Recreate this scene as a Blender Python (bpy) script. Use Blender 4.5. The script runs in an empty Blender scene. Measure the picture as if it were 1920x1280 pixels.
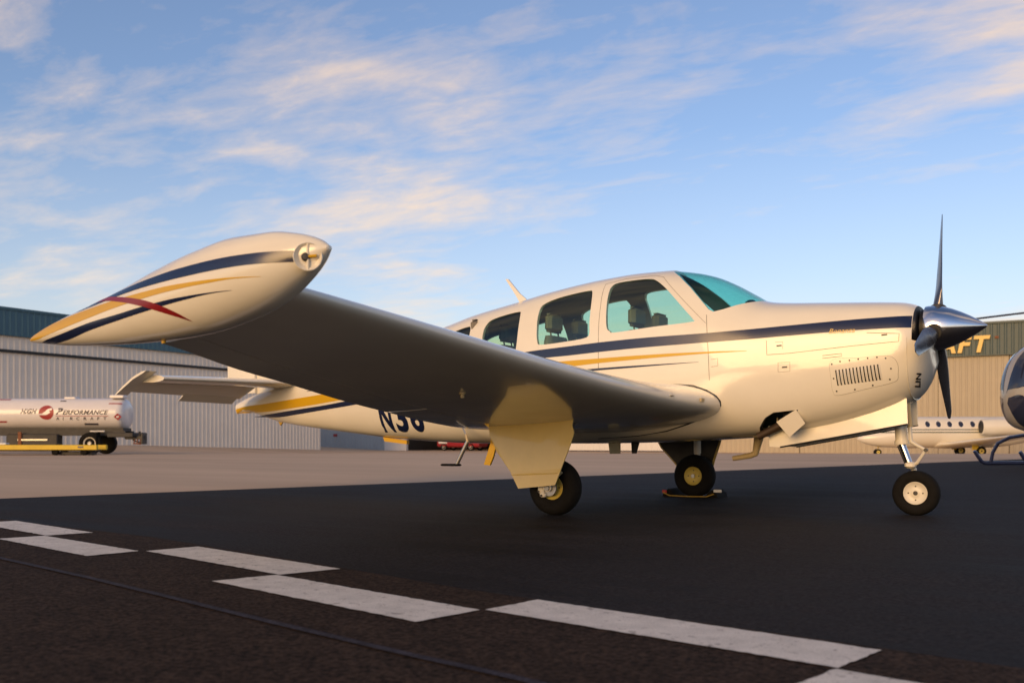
import bpy, math, random
import numpy as np
from mathutils import Vector, Matrix
R = math.radians
scene = bpy.context.scene
col = scene.collection

# tuning of light
CLOUD_LOC = (7.0, 2.0, 0.0); CLOUD_SHIFT = 0.5
CLOUD_LOW = (6.0, 5.1, 4.2, 1); CLOUD_HIGH = (5.6, 4.2, 3.2, 1)
SKY_SAT = 0.93; SKY_STR = 0.108; SKY_TINT = (1.08, 0.98, 1.02, 1)
SUN_STR = 1.65; SUN_COL = (1.0, 0.58, 0.20); SUN_ANGLE = 31
EXPOSURE = 0.64
HORIZON = (4.9, 4.55, 4.15, 1)
# ------------------------------------------------------------------ camera
TH = 0.562                      # yaw of the view against the airplane's axis
CAM = (3.7541, -8.0594, 0.5814)
cd = bpy.data.cameras.new('camera')
cam = bpy.data.objects.new('camera', cd); col.objects.link(cam)
cam.location = CAM
cam.rotation_euler = (R(90), 0, TH)
cd.sensor_width = 36.0
cd.lens = 1818.3/1920*36.0
cd.shift_y = (825.9-640)/1920
cd.clip_start = 0.05; cd.clip_end = 3000
cd.dof.use_dof = True; cd.dof.focus_distance = 7.2; cd.dof.aperture_fstop = 3.4
scene.camera = cam

# ------------------------------------------------------------------ sky
SUN_EL = R(14.0)
SUN_DIR = Vector((0.03, -1.0, 0)).normalized()      # horizontal direction towards the sun
w = bpy.data.worlds.new('World'); scene.world = w; w.use_nodes = True
nt = w.node_tree; N = nt.nodes; L = nt.links
N.clear()
def nd(t, **k):
    n = N.new(t)
    for a, b in k.items(): setattr(n, a, b)
    return n
def mth(op, a, b=None, c=None):
    n = N.new('ShaderNodeMath'); n.operation = op
    for i, v in enumerate((a, b, c)):
        if v is None: continue
        if isinstance(v, (int, float)): n.inputs[i].default_value = v
        else: L.new(v, n.inputs[i])
    return n.outputs[0]
sky = nd('ShaderNodeTexSky', sky_type='NISHITA', sun_disc=False, sun_elevation=SUN_EL,
         sun_rotation=math.atan2(SUN_DIR.x, SUN_DIR.y), altitude=0, air_density=1.0, dust_density=0.55, ozone_density=3.0)
tc = nd('ShaderNodeTexCoord')
sep = nd('ShaderNodeSeparateXYZ'); L.new(tc.outputs['Generated'], sep.inputs[0])
zc = mth('ADD', mth('MAXIMUM', sep.outputs[2], 0.0), 0.10)
cu = mth('ADD', mth('DIVIDE', sep.outputs[0], zc), CLOUD_SHIFT*math.cos(TH)); cv = mth('ADD', mth('DIVIDE', sep.outputs[1], zc), CLOUD_SHIFT*math.sin(TH))
cmb = nd('ShaderNodeCombineXYZ'); L.new(cu, cmb.inputs[0]); L.new(cv, cmb.inputs[1])
def noise(scale, loc, rot, stretch, detail, rough, dist=0.0):
    mp = nd('ShaderNodeMapping'); mp.inputs['Location'].default_value = loc
    mp.inputs['Rotation'].default_value = (0, 0, rot); mp.inputs['Scale'].default_value = stretch
    L.new(cmb.outputs[0], mp.inputs[0])
    n = nd('ShaderNodeTexNoise'); n.inputs['Scale'].default_value = scale
    n.inputs['Detail'].default_value = detail; n.inputs['Roughness'].default_value = rough
    n.inputs['Distortion'].default_value = dist
    L.new(mp.outputs[0], n.inputs['Vector'])
    return n.outputs[0]
def ramp(fac, pts):
    r = nd('ShaderNodeValToRGB'); e = r.color_ramp.elements
    e[0].position, e[0].color = pts[0][0], (pts[0][1],)*3+(1,)
    e[1].position, e[1].color = pts[-1][0], (pts[-1][1],)*3+(1,)
    for p_, v_ in pts[1:-1]:
        x = e.new(p_); x.color = (v_,)*3+(1,)
    L.new(fac, r.inputs[0]); return r.outputs[0]
big = noise(0.50, CLOUD_LOC, -TH, (1.0, 0.8, 1), 2.0, 0.5)
wisp = noise(2.1, (4.3, 1.7, 0), -TH-0.12, (0.75, 1.25, 1), 9.0, 0.60, 0.35)
fine = noise(8.0, (1.3, 7.7, 0), -TH-0.2, (0.6, 1.3, 1), 6.0, 0.62, 0.4)
bm = ramp(big, [(0.42, 0.0), (0.66, 1.0)])
dens = mth('ADD', mth('MULTIPLY', bm, 0.30), mth('ADD', mth('MULTIPLY', wisp, 0.60), mth('MULTIPLY', fine, 0.27)))
dens = mth('ADD', dens, mth('MULTIPLY', ramp(sep.outputs[2], [(0.03, 1.0), (0.20, 0.0)]), 0.075))     # thin cloud banks stack up towards the horizon
mask = ramp(dens, [(0.53, 0.0), (0.62, 0.25), (0.76, 0.85)])
ccol = nd('ShaderNodeMix', data_type='RGBA')
L.new(ramp(sep.outputs[2], [(0.03, 0.0), (0.42, 1.0)]), ccol.inputs[0])
ccol.inputs[6].default_value = CLOUD_LOW; ccol.inputs[7].default_value = CLOUD_HIGH
skyc = nd('ShaderNodeHueSaturation'); skyc.inputs['Saturation'].default_value = SKY_SAT; skyc.inputs['Value'].default_value = 1.0
tint = nd('ShaderNodeMix', data_type='RGBA', blend_type='MULTIPLY'); tint.inputs[0].default_value = 1.0; tint.inputs[7].default_value = SKY_TINT
L.new(sky.outputs[0], tint.inputs[6]); L.new(tint.outputs[2], skyc.inputs['Color'])
hz_ = nd('ShaderNodeMix', data_type='RGBA'); hz_.inputs[7].default_value = HORIZON      # pale haze low over the horizon, all round
L.new(ramp(sep.outputs[2], [(0.0, 0.75), (0.08, 0.50), (0.16, 0.20), (0.30, 0.0)]), hz_.inputs[0]); L.new(skyc.outputs[0], hz_.inputs[6])
mx = nd('ShaderNodeMix', data_type='RGBA')
L.new(mask, mx.inputs[0]); L.new(hz_.outputs[2], mx.inputs[6]); L.new(ccol.outputs[2], mx.inputs[7])
bg = nd('ShaderNodeBackground'); bg.inputs[1].default_value = SKY_STR
L.new(mx.outputs[2], bg.inputs[0])
out = nd('ShaderNodeOutputWorld'); L.new(bg.outputs[0], out.inputs[0])

# ------------------------------------------------------------------ sun
sd = bpy.data.lights.new('sun', 'SUN'); sd.energy = SUN_STR; sd.angle = R(SUN_ANGLE); sd.color = SUN_COL
so = bpy.data.objects.new('sun', sd); col.objects.link(so)
sv = Vector((SUN_DIR.x*math.cos(SUN_EL), SUN_DIR.y*math.cos(SUN_EL), math.sin(SUN_EL)))
so.rotation_euler = sv.to_track_quat('Z', 'Y').to_euler(); so.location = (0, -30, 30)

scene.view_settings.view_transform = 'Standard'; scene.view_settings.look = 'None'
scene.view_settings.exposure = EXPOSURE; scene.view_settings.gamma = 1.0
scene.view_settings.use_curve_mapping = False
scene.render.engine = 'CYCLES'
def pchip(xs,ys):
    xs=np.array(xs,float); ys=np.array(ys,float); h=np.diff(xs); dl=np.diff(ys)/h
    m=np.zeros_like(ys); m[0]=dl[0]; m[-1]=dl[-1]
    for i in range(1,len(xs)-1):
        if dl[i-1]*dl[i]>0:
            w1=2*h[i]+h[i-1]; w2=h[i]+2*h[i-1]; m[i]=(w1+w2)/(w1/dl[i-1]+w2/dl[i])
    def f(x):
        x=np.clip(x,xs[0],xs[-1]); i=np.clip(np.searchsorted(xs,x)-1,0,len(xs)-2)
        t=(x-xs[i])/h[i]
        return (2*t**3-3*t**2+1)*ys[i]+(t**3-2*t**2+t)*h[i]*m[i]+(-2*t**3+3*t**2)*ys[i+1]+(t**3-t**2)*h[i]*m[i+1]
    return f
F_ZT=pchip([-5.2,-5.0,-4.2,-3.2,-2.5,-2.03,-1.70,-1.17,-.72,-.22,.15,.387,.61,.80,.95,1.135,1.26,1.36,1.754,2.2,2.325,2.40,2.45,2.50,2.535],
 [1.02,1.09,1.28,1.50,1.65,1.752,1.833,1.925,2.003,2.062,2.082,2.080,2.048,1.995,1.925,1.815,1.742,1.722,1.692,1.662,1.650,1.632,1.605,1.55,1.47])
F_ZB=pchip([-5.2,-5.07,-4.43,-3.5,-2.71,-1.63,-.5,.5,1.0,1.4,1.79,2.05,2.19,2.34,2.44,2.50,2.535],
 [.90,.925,.79,.68,.603,.555,.555,.575,.60,.63,.69,.755,.80,.865,.945,1.05,1.17])
F_W=pchip([-5.2,-5.0,-4.4,-3.6,-2.8,-2.0,-1.3,-.6,.2,.8,1.3,1.8,2.2,2.38,2.46,2.51,2.535],
 [.03,.06,.125,.21,.31,.42,.51,.56,.575,.555,.515,.475,.44,.41,.375,.31,.24])
F_ZC=pchip([-5.2,-4.2,-2.8,-1.3,.2,1.3,2.2,2.535],[.97,1.05,1.13,1.20,1.22,1.24,1.28,1.32])
F_NU=pchip([-5.2,-3,-1.3,.5,1.0,1.5,2.3,2.535],[2.0,2.1,2.3,2.45,2.4,2.7,2.7,2.2])
F_NL=pchip([-5.2,-3,-1.3,.5,1.5,2.3,2.535],[2.0,2.3,2.8,3.2,3.0,2.6,2.2])
def fus_hw(x,z,d=0.):
    zt,zb,w,zc=F_ZT(x)-d,F_ZB(x)+d,F_W(x)-d,F_ZC(x)
    if z>=zc: k=(z-zc)/(zt-zc); n=F_NU(x)
    else: k=(zc-z)/(zc-zb); n=F_NL(x)
    if k>=1: return -1.
    return w*(1-k**n)**(1/n)
# tip tank
T_Y=-5.2
TX=[-0.925,-0.9,-0.8,-0.6,-0.35,-0.1,0.15,0.4,0.62,0.8,0.95,1.06,1.1]
TT=[1.093,1.104,1.136,1.185,1.235,1.292,1.356,1.408,1.438,1.438,1.416,1.38,1.353]
TB=[1.083,1.078,1.066,1.046,1.035,1.029,1.032,1.048,1.086,1.138,1.213,1.289,1.333]
TW=[0.006,0.018,0.038,0.066,0.092,0.121,0.149,0.166,0.162,0.138,0.093,0.042,0.015]
K_T=pchip(TX,TT);K_B=pchip(TX,TB);K_W=pchip(TX,TW)
def tank_hw(x,z):
    zt,zb,w=K_T(x),K_B(x),K_W(x); zc=(zt+zb)/2; k=abs(z-zc)/((zt-zb)/2)
    if k>=1: return -1.
    return w*(1-k**2.1)**(1/2.1)
# ------------------------------------------------------------------ materials
M = {}
def mat(name, color, rough=0.5, metal=0.0, coat=0.0, var=0.0, vscale=8.0, stretch=(1, 1, 1), bump=0.0, bscale=60.0, spec=0.5, rvar=0.0, rot=0.0, crough=0.04, grain=0.0, gscale=180.0, wear=None, bdist=0.01):
    m = bpy.data.materials.new(name); m.use_nodes = True
    n = m.node_tree.nodes; l = m.node_tree.links; b = n['Principled BSDF']
    b.inputs['Base Color'].default_value = (*color, 1); b.inputs['Roughness'].default_value = rough
    b.inputs['Metallic'].default_value = metal; b.inputs['Coat Weight'].default_value = coat
    b.inputs['Coat Roughness'].default_value = crough; b.inputs['Specular IOR Level'].default_value = spec
    if var or bump or rvar or grain:
        t = n.new('ShaderNodeTexCoord'); mp = n.new('ShaderNodeMapping'); mp.inputs['Scale'].default_value = stretch; mp.inputs['Rotation'].default_value = (0, 0, -rot)
        l.new(t.outputs['Object'], mp.inputs[0])
    if var or rvar:
        no = n.new('ShaderNodeTexNoise'); no.inputs['Scale'].default_value = vscale; no.inputs['Detail'].default_value = 8; no.inputs['Roughness'].default_value = 0.6
        l.new(mp.outputs[0], no.inputs['Vector'])
    if var:
        rp = n.new('ShaderNodeMapRange'); rp.inputs[1].default_value = 0.3; rp.inputs[2].default_value = 0.7
        rp.inputs[3].default_value = 1-var; rp.inputs[4].default_value = 1+var
        l.new(no.outputs[0], rp.inputs[0])
        mu = n.new('ShaderNodeMix'); mu.data_type = 'RGBA'; mu.blend_type = 'MULTIPLY'; mu.inputs[0].default_value = 1
        mu.inputs[6].default_value = (*color, 1); l.new(rp.outputs[0], mu.inputs[7]); l.new(mu.outputs[2], b.inputs['Base Color'])
    if grain:
        ng = n.new('ShaderNodeTexNoise'); ng.inputs['Scale'].default_value = gscale; ng.inputs['Detail'].default_value = 3
        l.new(t.outputs['Object'], ng.inputs['Vector'])
        rg_ = n.new('ShaderNodeMapRange'); rg_.inputs[1].default_value = 0.35; rg_.inputs[2].default_value = 0.68; rg_.inputs[3].default_value = 1-grain; rg_.inputs[4].default_value = 1+grain*1.6
        l.new(ng.outputs[0], rg_.inputs[0])
        m2 = n.new('ShaderNodeMix'); m2.data_type = 'RGBA'; m2.blend_type = 'MULTIPLY'; m2.inputs[0].default_value = 1
        l.new(mu.outputs[2], m2.inputs[6]); l.new(rg_.outputs[0], m2.inputs[7]); l.new(m2.outputs[2], b.inputs['Base Color'])
        if wear:
            nw_ = n.new('ShaderNodeTexNoise'); nw_.inputs['Scale'].default_value = 26; nw_.inputs['Detail'].default_value = 10; nw_.inputs['Roughness'].default_value = 0.72
            l.new(t.outputs['Object'], nw_.inputs['Vector'])
            rw = n.new('ShaderNodeMapRange'); rw.inputs[1].default_value = 0.57; rw.inputs[2].default_value = 0.66; rw.inputs[3].default_value = 0; rw.inputs[4].default_value = 0.85
            l.new(nw_.outputs[0], rw.inputs[0])
            m3 = n.new('ShaderNodeMix'); m3.data_type = 'RGBA'; l.new(rw.outputs[0], m3.inputs[0]); l.new(m2.outputs[2], m3.inputs[6]); m3.inputs[7].default_value = (*wear, 1)
            l.new(m3.outputs[2], b.inputs['Base Color'])
    if rvar:
        rr = n.new('ShaderNodeMapRange'); rr.inputs[1].default_value = 0.3; rr.inputs[2].default_value = 0.7
        rr.inputs[3].default_value = max(0.02, rough-rvar); rr.inputs[4].default_value = rough+rvar
        l.new(no.outputs[0], rr.inputs[0]); l.new(rr.outputs[0], b.inputs['Roughness'])
    if bump:
        n2 = n.new('ShaderNodeTexNoise'); n2.inputs['Scale'].default_value = bscale; n2.inputs['Detail'].default_value = 4
        l.new(mp.outputs[0], n2.inputs['Vector'])
        bp = n.new('ShaderNodeBump'); bp.inputs['Strength'].default_value = bump; bp.inputs['Distance'].default_value = bdist
        l.new(n2.outputs[0], bp.inputs['Height']); l.new(bp.outputs[0], b.inputs['Normal'])
    M[name] = m; return m
def glass(name, tint, rough=0.02):
    m = bpy.data.materials.new(name); m.use_nodes = True
    n = m.node_tree.nodes; l = m.node_tree.links; n.clear()
    tr = n.new('ShaderNodeBsdfTransparent'); tr.inputs[0].default_value = (*tint, 1)
    gl = n.new('ShaderNodeBsdfGlossy'); gl.inputs['Roughness'].default_value = rough
    lw = n.new('ShaderNodeLayerWeight'); lw.inputs[0].default_value = 0.5
    pw = n.new('ShaderNodeMath'); pw.operation = 'POWER'; l.new(lw.outputs['Facing'], pw.inputs[0]); pw.inputs[1].default_value = 5.0
    fr = n.new('ShaderNodeMath'); fr.operation = 'MULTIPLY_ADD'; l.new(pw.outputs[0], fr.inputs[0]); fr.inputs[1].default_value = 0.6; fr.inputs[2].default_value = 0.05
    mx = n.new('ShaderNodeMixShader'); o = n.new('ShaderNodeOutputMaterial')
    l.new(fr.outputs[0], mx.inputs[0]); l.new(tr.outputs[0], mx.inputs[1]); l.new(gl.outputs[0], mx.inputs[2]); l.new(mx.outputs[0], o.inputs[0])
    M[name] = m; return m
mat('white_paint', (0.80, 0.745, 0.615), 0.20, coat=0.6, var=0.03, vscale=2.5, rvar=0.05, bump=0.35, bscale=2.6, bdist=0.012)
mat('door_warm_lit', (0.66, 0.50, 0.17), 0.3, coat=0.4, var=0.04)  # warm light falling on the gear doors is put into this yellow
mat('exhaust', (0.05, 0.030, 0.018), 0.6, metal=0.3, var=0.3)
mat('navy', (0.008, 0.014, 0.05), 0.26, coat=0.3, crough=0.16)
mat('gold', (0.62, 0.36, 0.004), 0.34, coat=0.1, crough=0.2)
mat('amber', (0.45, 0.20, 0.025), 0.2, coat=0.5)
mat('maroon', (0.22, 0.008, 0.010), 0.34, coat=0.1, crough=0.2)
mat('cabin', (0.15, 0.145, 0.125), 0.85)
mat('seat', (0.20, 0.175, 0.135), 0.7, var=0.15)
mat('black', (0.006, 0.006, 0.007), 0.5)
mat('seam', (0.10, 0.08, 0.06), 0.7)
mat('rubber', (0.007, 0.0062, 0.0052), 0.85, spec=0.2, var=0.3, vscale=20, bump=0.3)
mat('rim_white', (0.72, 0.67, 0.55), 0.35, var=0.06)
mat('rim_gold', (0.62, 0.48, 0.10), 0.4, var=0.1)
mat('chrome', (0.72, 0.72, 0.74), 0.13, metal=1.0, rvar=0.04, vscale=5)
mat('blade', (0.16, 0.155, 0.16), 0.24, metal=0.85, rvar=0.06, vscale=10)
mat('steel', (0.45, 0.44, 0.42), 0.35, metal=0.8, var=0.1)
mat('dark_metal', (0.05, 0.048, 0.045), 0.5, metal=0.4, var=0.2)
mat('tan_metal', (0.50, 0.40, 0.22), 0.5, var=0.1)
mat('yellow_rope', (0.35, 0.22, 0.03), 0.8)
mat('red', (0.35, 0.02, 0.015), 0.5)
mat('white', (0.75, 0.74, 0.72), 0.5)
mat('apron', (0.51, 0.375, 0.255), 0.85, rot=TH, var=0.16, vscale=0.5, stretch=(0.12, 0.6, 1), spec=0.2, bump=0.15, bscale=40)
mat('sealed', (0.0115, 0.0100, 0.0106), 0.82, spec=0.14, rvar=0.12, grain=0.65, gscale=60, var=0.8, vscale=1.5, stretch=(0.20, 1.5, 1), rot=TH, bump=0.5, bscale=120)
mat('lane', (0.0265, 0.0165, 0.0115), 0.95, spec=0.12, grain=0.75, gscale=70, var=0.22, vscale=6, bump=0.6, bscale=160)
mat('marking', (0.60, 0.56, 0.50), 0.75, var=0.14, vscale=9, grain=0.10, gscale=160, wear=(0.08, 0.06, 0.047), bump=0.3, bscale=150)
mat('blue_line', (0.031, 0.028, 0.036), 0.9, spec=0.15, var=0.35, vscale=12, grain=0.4, gscale=110)
mat('wall_beige', (0.80, 0.73, 0.63), 0.6, var=0.05, vscale=0.6)
mat('wall_warm', (0.42, 0.36, 0.26), 0.6, var=0.05, vscale=0.6)
mat('wall_grey', (0.36, 0.40, 0.43), 0.55, var=0.05, vscale=0.6)
mat('wall_white', (0.66, 0.65, 0.64), 0.55, var=0.04, vscale=0.6)
mat('fascia_blue', (0.045, 0.125, 0.175), 0.5, var=0.08, vscale=0.6)
mat('fascia_green', (0.055, 0.085, 0.085), 0.5, var=0.08, vscale=0.6)
mat('roof_metal', (0.25, 0.25, 0.25), 0.5, var=0.1)
mat('letter_yellow', (0.80, 0.55, 0.16), 0.5)
mat('truck_white', (0.72, 0.69, 0.68), 0.3, coat=0.3, var=0.04, vscale=1.5)
mat('truck_dark', (0.028, 0.026, 0.025), 0.6, var=0.3, vscale=4)
mat('rust', (0.20, 0.075, 0.03), 0.8, var=0.2)
mat('safety_yellow', (0.62, 0.43, 0.02), 0.5, var=0.08, vscale=3)
mat('print_dark', (0.05, 0.045, 0.06), 0.5)
mat('print_red', (0.33, 0.035, 0.035), 0.5)
mat('jet_white', (0.74, 0.69, 0.58), 0.25, coat=0.4)
mat('jet_green', (0.03, 0.055, 0.035), 0.3)
mat('heli_grey', (0.36, 0.33, 0.28), 0.25, coat=0.5)
mat('heli_blue', (0.012, 0.018, 0.06), 0.25, coat=0.5)
mat('heli_glass', (0.02, 0.025, 0.05), 0.06, spec=0.8)
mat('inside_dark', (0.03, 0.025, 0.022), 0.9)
mat('fire_red', (0.32, 0.015, 0.02), 0.3, coat=0.4)
glass('cabin_glass', (0.85, 0.95, 0.865)); glass('windshield_glass', (0.66, 0.91, 0.87)); glass('clear_glass', (0.93, 0.95, 0.95))

# ------------------------------------------------------------------ helpers
def finish(me, smooth=True, ang=35):
    if smooth:
        me.polygons.foreach_set('use_smooth', [True]*len(me.polygons))
        try: me.set_sharp_from_angle(angle=R(ang))
        except Exception: pass
    me.update(); return me
def link(name, me, m, parent=None, loc=None):
    o = bpy.data.objects.new(name, me); col.objects.link(o)
    if m and not me.materials: me.materials.append(M[m])
    if parent is not None: o.parent = parent
    if loc is not None: o.location = loc
    return o
def mesh(name, v, f, m, parent=None, smooth=True, ang=35, loc=None):
    me = bpy.data.meshes.new(name); me.from_pydata([tuple(map(float, p)) for p in v], [], [tuple(map(int, q)) for q in f])
    me.validate(); finish(me, smooth, ang)
    return link(name, me, m, parent, loc)
def empty(name, loc=(0, 0, 0), rz=0.0):
    o = bpy.data.objects.new(name, None); col.objects.link(o); o.location = loc; o.rotation_euler = (0, 0, rz)
    o.empty_display_size = 0.2; return o
def tag(o, label, cat, group=None):
    o['label'] = label; o['category'] = cat
    if group: o['group'] = group
    return o
def struct(o): o['kind'] = 'structure'; return o
class MB:
    def __init__(s): s.v = []; s.f = []
    def add(s, v, f):
        b = len(s.v); s.v += [tuple(map(float, p)) for p in v]; s.f += [tuple(i+b for i in q) for q in f]; return s
    def box(s, c, d, ch=0.0):
        x, y, z = (k/2 for k in d)
        if ch <= 0:
            v = [(c[0]+a*x, c[1]+b*y, c[2]+e*z) for a in (-1, 1) for b in (-1, 1) for e in (-1, 1)]
            return s.add(v, [(0, 1, 3, 2), (4, 6, 7, 5), (0, 4, 5, 1), (2, 3, 7, 6), (0, 2, 6, 4), (1, 5, 7, 3)])
        ch = min(ch, x*.9, y*.9, z*.9)
        rings = []
        for zz, k in ((-z, ch), (-z+ch, 0), (z-ch, 0), (z, ch)):
            a, b = x-k, y-k; q = ch
            rings.append([(c[0]+p, c[1]+r_, c[2]+zz) for p, r_ in ((-a+q, -b), (a-q, -b), (a, -b+q), (a, b-q), (a-q, b), (-a+q, b), (-a, b-q), (-a, -b+q))])
        return s.loft(rings)
    def loft(s, rings, cap=True, closed=True):
        n = len(rings[0]); v = [p for r_ in rings for p in r_]; f = []
        for i in range(len(rings)-1):
            for j in range(n if closed else n-1):
                k = (j+1) % n; f.append((i*n+j, i*n+k, (i+1)*n+k, (i+1)*n+j))
        if cap and closed:
            f.append(tuple(range(n-1, -1, -1))); f.append(tuple((len(rings)-1)*n+j for j in range(n)))
        return s.add(v, f)
    def tube(s, pts, r, n=12, cap=True):
        P = [Vector(p) for p in pts]; rr = r if isinstance(r, (list, tuple)) else [r]*len(P)
        rings = []; up = None
        for i, p in enumerate(P):
            t = ((P[i+1]-p) if i == 0 else (p-P[i-1]) if i == len(P)-1 else ((P[i+1]-p).normalized()+(p-P[i-1]).normalized())).normalized()
            if up is None: up = t.cross(Vector((0, 0, 1)) if abs(t.z) < .9 else Vector((1, 0, 0))).normalized()
            up = (up-t*up.dot(t)).normalized(); b = t.cross(up)
            rings.append([tuple(p+(up*math.cos(a)+b*math.sin(a))*rr[i]) for a in (2*math.pi*k/n for k in range(n))])
        return s.loft(rings, cap)
    def lathe(s, prof, o, ax, n=40, cap=True):
        ax = Vector(ax).normalized(); u = ax.cross(Vector((0, 0, 1)) if abs(ax.z) < .9 else Vector((1, 0, 0))).normalized(); b = ax.cross(u); o = Vector(o)
        rings = [[tuple(o+ax*h+(u*math.cos(a)+b*math.sin(a))*max(r_, 1e-4)) for a in (2*math.pi*k/n for k in range(n))] for h, r_ in prof]
        return s.loft(rings, cap)
    def prism(s, poly, d0, d1, fn):
        n = len(poly); v = [fn(a, b, d0) for a, b in poly]+[fn(a, b, d1) for a, b in poly]
        f = [tuple(range(n-1, -1, -1)), tuple(range(n, 2*n))]+[(i, (i+1) % n, n+(i+1) % n, n+i) for i in range(n)]
        return s.add(v, f)
    def build(s, name, m, parent=None, smooth=True, ang=35, loc=None):
        import bmesh
        o = mesh(name, s.v, s.f, m, parent, smooth, ang, loc)
        b = bmesh.new(); b.from_mesh(o.data); bmesh.ops.recalc_face_normals(b, faces=b.faces); b.to_mesh(o.data); b.free()
        finish(o.data, smooth, ang)
        return o
def text_geo(body, size=1.0, shear=0.0, offset=0.0, extrude=0.0, res=3):
    c = bpy.data.curves.new('lettering', 'FONT'); c.body = body; c.size = size; c.shear = shear; c.offset = offset; c.extrude = extrude; c.resolution_u = res
    o = bpy.data.objects.new('lettering', c); col.objects.link(o)
    bpy.context.view_layer.update()
    dg = bpy.context.evaluated_depsgraph_get(); me = bpy.data.meshes.new_from_object(o.evaluated_get(dg))
    v = [tuple(p.co) for p in me.vertices]; f = [tuple(p.vertices) for p in me.polygons]
    bpy.data.objects.remove(o); bpy.data.curves.remove(c); bpy.data.meshes.remove(me)
    return v, f
def fit_text(body, w_, h_, **k):
    v, f = text_geo(body, **k); a = np.array(v); lo, hi = a.min(0), a.max(0)
    a = (a-lo); a[:, 0] *= w_/(hi-lo)[0]; a[:, 1] *= h_/(hi-lo)[1]
    return a, f
def sm(a, b, x):
    t = min(1, max(0, (x-a)/(b-a))); return t*t*(3-2*t)
def uv(u, v, z=0.0):
    c, s = math.cos(TH), math.sin(TH)
    return (CAM[0]+u*c-v*s, CAM[1]+u*s+v*c, z)
# ------------------------------------------------------------------ ground
def gz(u, v):
    return sm(43, 58, v)*(-0.30+0.60*min(1, max(0, (-12-u)/12)))
us = [-900, -400, -200, -120, -80]+list(np.arange(-60, 61, 4.0))+[80, 120, 200, 400, 900]
vs = [-900, -300, -100, -40, 0, 20, 36]+list(np.arange(42, 62, 2.0))+[70, 85, 100, 130, 200, 400, 1500]
gv = [uv(u, v, gz(u, v)) for v in vs for u in us]
nu = len(us)
gf = [(j*nu+i, j*nu+i+1, (j+1)*nu+i+1, (j+1)*nu+i) for j in range(len(vs)-1) for i in range(nu-1)]
ground = struct(mesh('apron_ground', gv, gf, 'apron'))
def sheet(name, pts, z, m, parent=None):
    return mesh(name, [(*p[:2], z) for p in pts], [tuple(range(len(pts)))], m, parent, smooth=False)
sealed = struct(sheet('sealed_asphalt', [uv(-60, -44.4), uv(-5.1, 9.72), uv(4.85, 19.5), uv(25, 39.3), uv(70, 39.3), uv(70, -44.4)], 0.004, 'sealed'))
bnd = [(-30, 2.0), (-8, -3.05), (-2.75, -4.12), (-1.18, -4.30), (0.62, -4.72), (1.61, -4.98), (1.96, -5.04), (3.2, -5.24), (4.6, -5.50), (40, -12.5)]
lane = struct(sheet('lane_asphalt', bnd+[(40, -45), (-45, -45), (-45, 5.3)], 0.008, 'lane'))
DASH = [[(-3.02, -4.36), (-2.80, -4.10), (-1.661, -4.333), (-1.773, -4.602), (-2.98, -4.38)],
 [(-1.795, -4.875), (-1.727, -4.625), (-0.555, -4.840), (-0.589, -5.118)],
 [(-0.527, -4.820), (-0.465, -4.534), (0.803, -4.81), (0.712, -5.091)],
 [(0.62, -5.373), (0.703, -5.100), (1.919, -5.348), (1.868, -5.632)],
 [(1.930, -5.335), (1.975, -5.062), (3.198, -5.285), (3.150, -5.560)],
 [(3.090, -5.850), (3.148, -5.575), (4.36, -5.82), (4.30, -6.10)],
 [(4.37, -5.81), (4.42, -5.54), (5.64, -5.78), (5.58, -6.06)],
 [(-4.25, -4.36), (-4.20, -4.10), (-3.03, -4.36), (-3.08, -4.63)], [(-5.5, -3.83), (-5.45, -3.56), (-4.22, -3.82), (-4.27, -4.09)]]
DASH[0] = [(-2.98, -4.36), (-2.93, -4.09), (-1.661, -4.345), (-1.730, -4.612)]
rnd = random.Random(3)
for q in DASH:
    # worn edges: subdivide the outline and shake it by a few millimetres
    pts = []
    for i in range(len(q)):
        a, b = Vector(q[i]), Vector(q[(i+1) % len(q)]); n = max(2, int((b-a).length/0.025)); d = (b-a).normalized(); nn = Vector((-d.y, d.x))
        for k in range(n): pts.append(tuple(a.lerp(b, k/n)+nn*rnd.gauss(0, 0.0022)))
    o = sheet('painted_dash', pts, 0.012, 'marking', lane)
BL = [(-5.5, -4.45), (-0.868, -5.394), (0.098, -5.576), (0.734, -5.713), (1.459, -5.874), (2.104, -6.007), (2.489, -6.074), (6, -6.8)]
pv = [(a, b+.017, .0125) for a, b in BL]+[(a, b-.017, .0125) for a, b in BL]
mesh('painted_line', pv, [(i+len(BL), i+1+len(BL), i+1, i) for i in range(len(BL)-1)], 'blue_line', lane, smooth=False)

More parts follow.
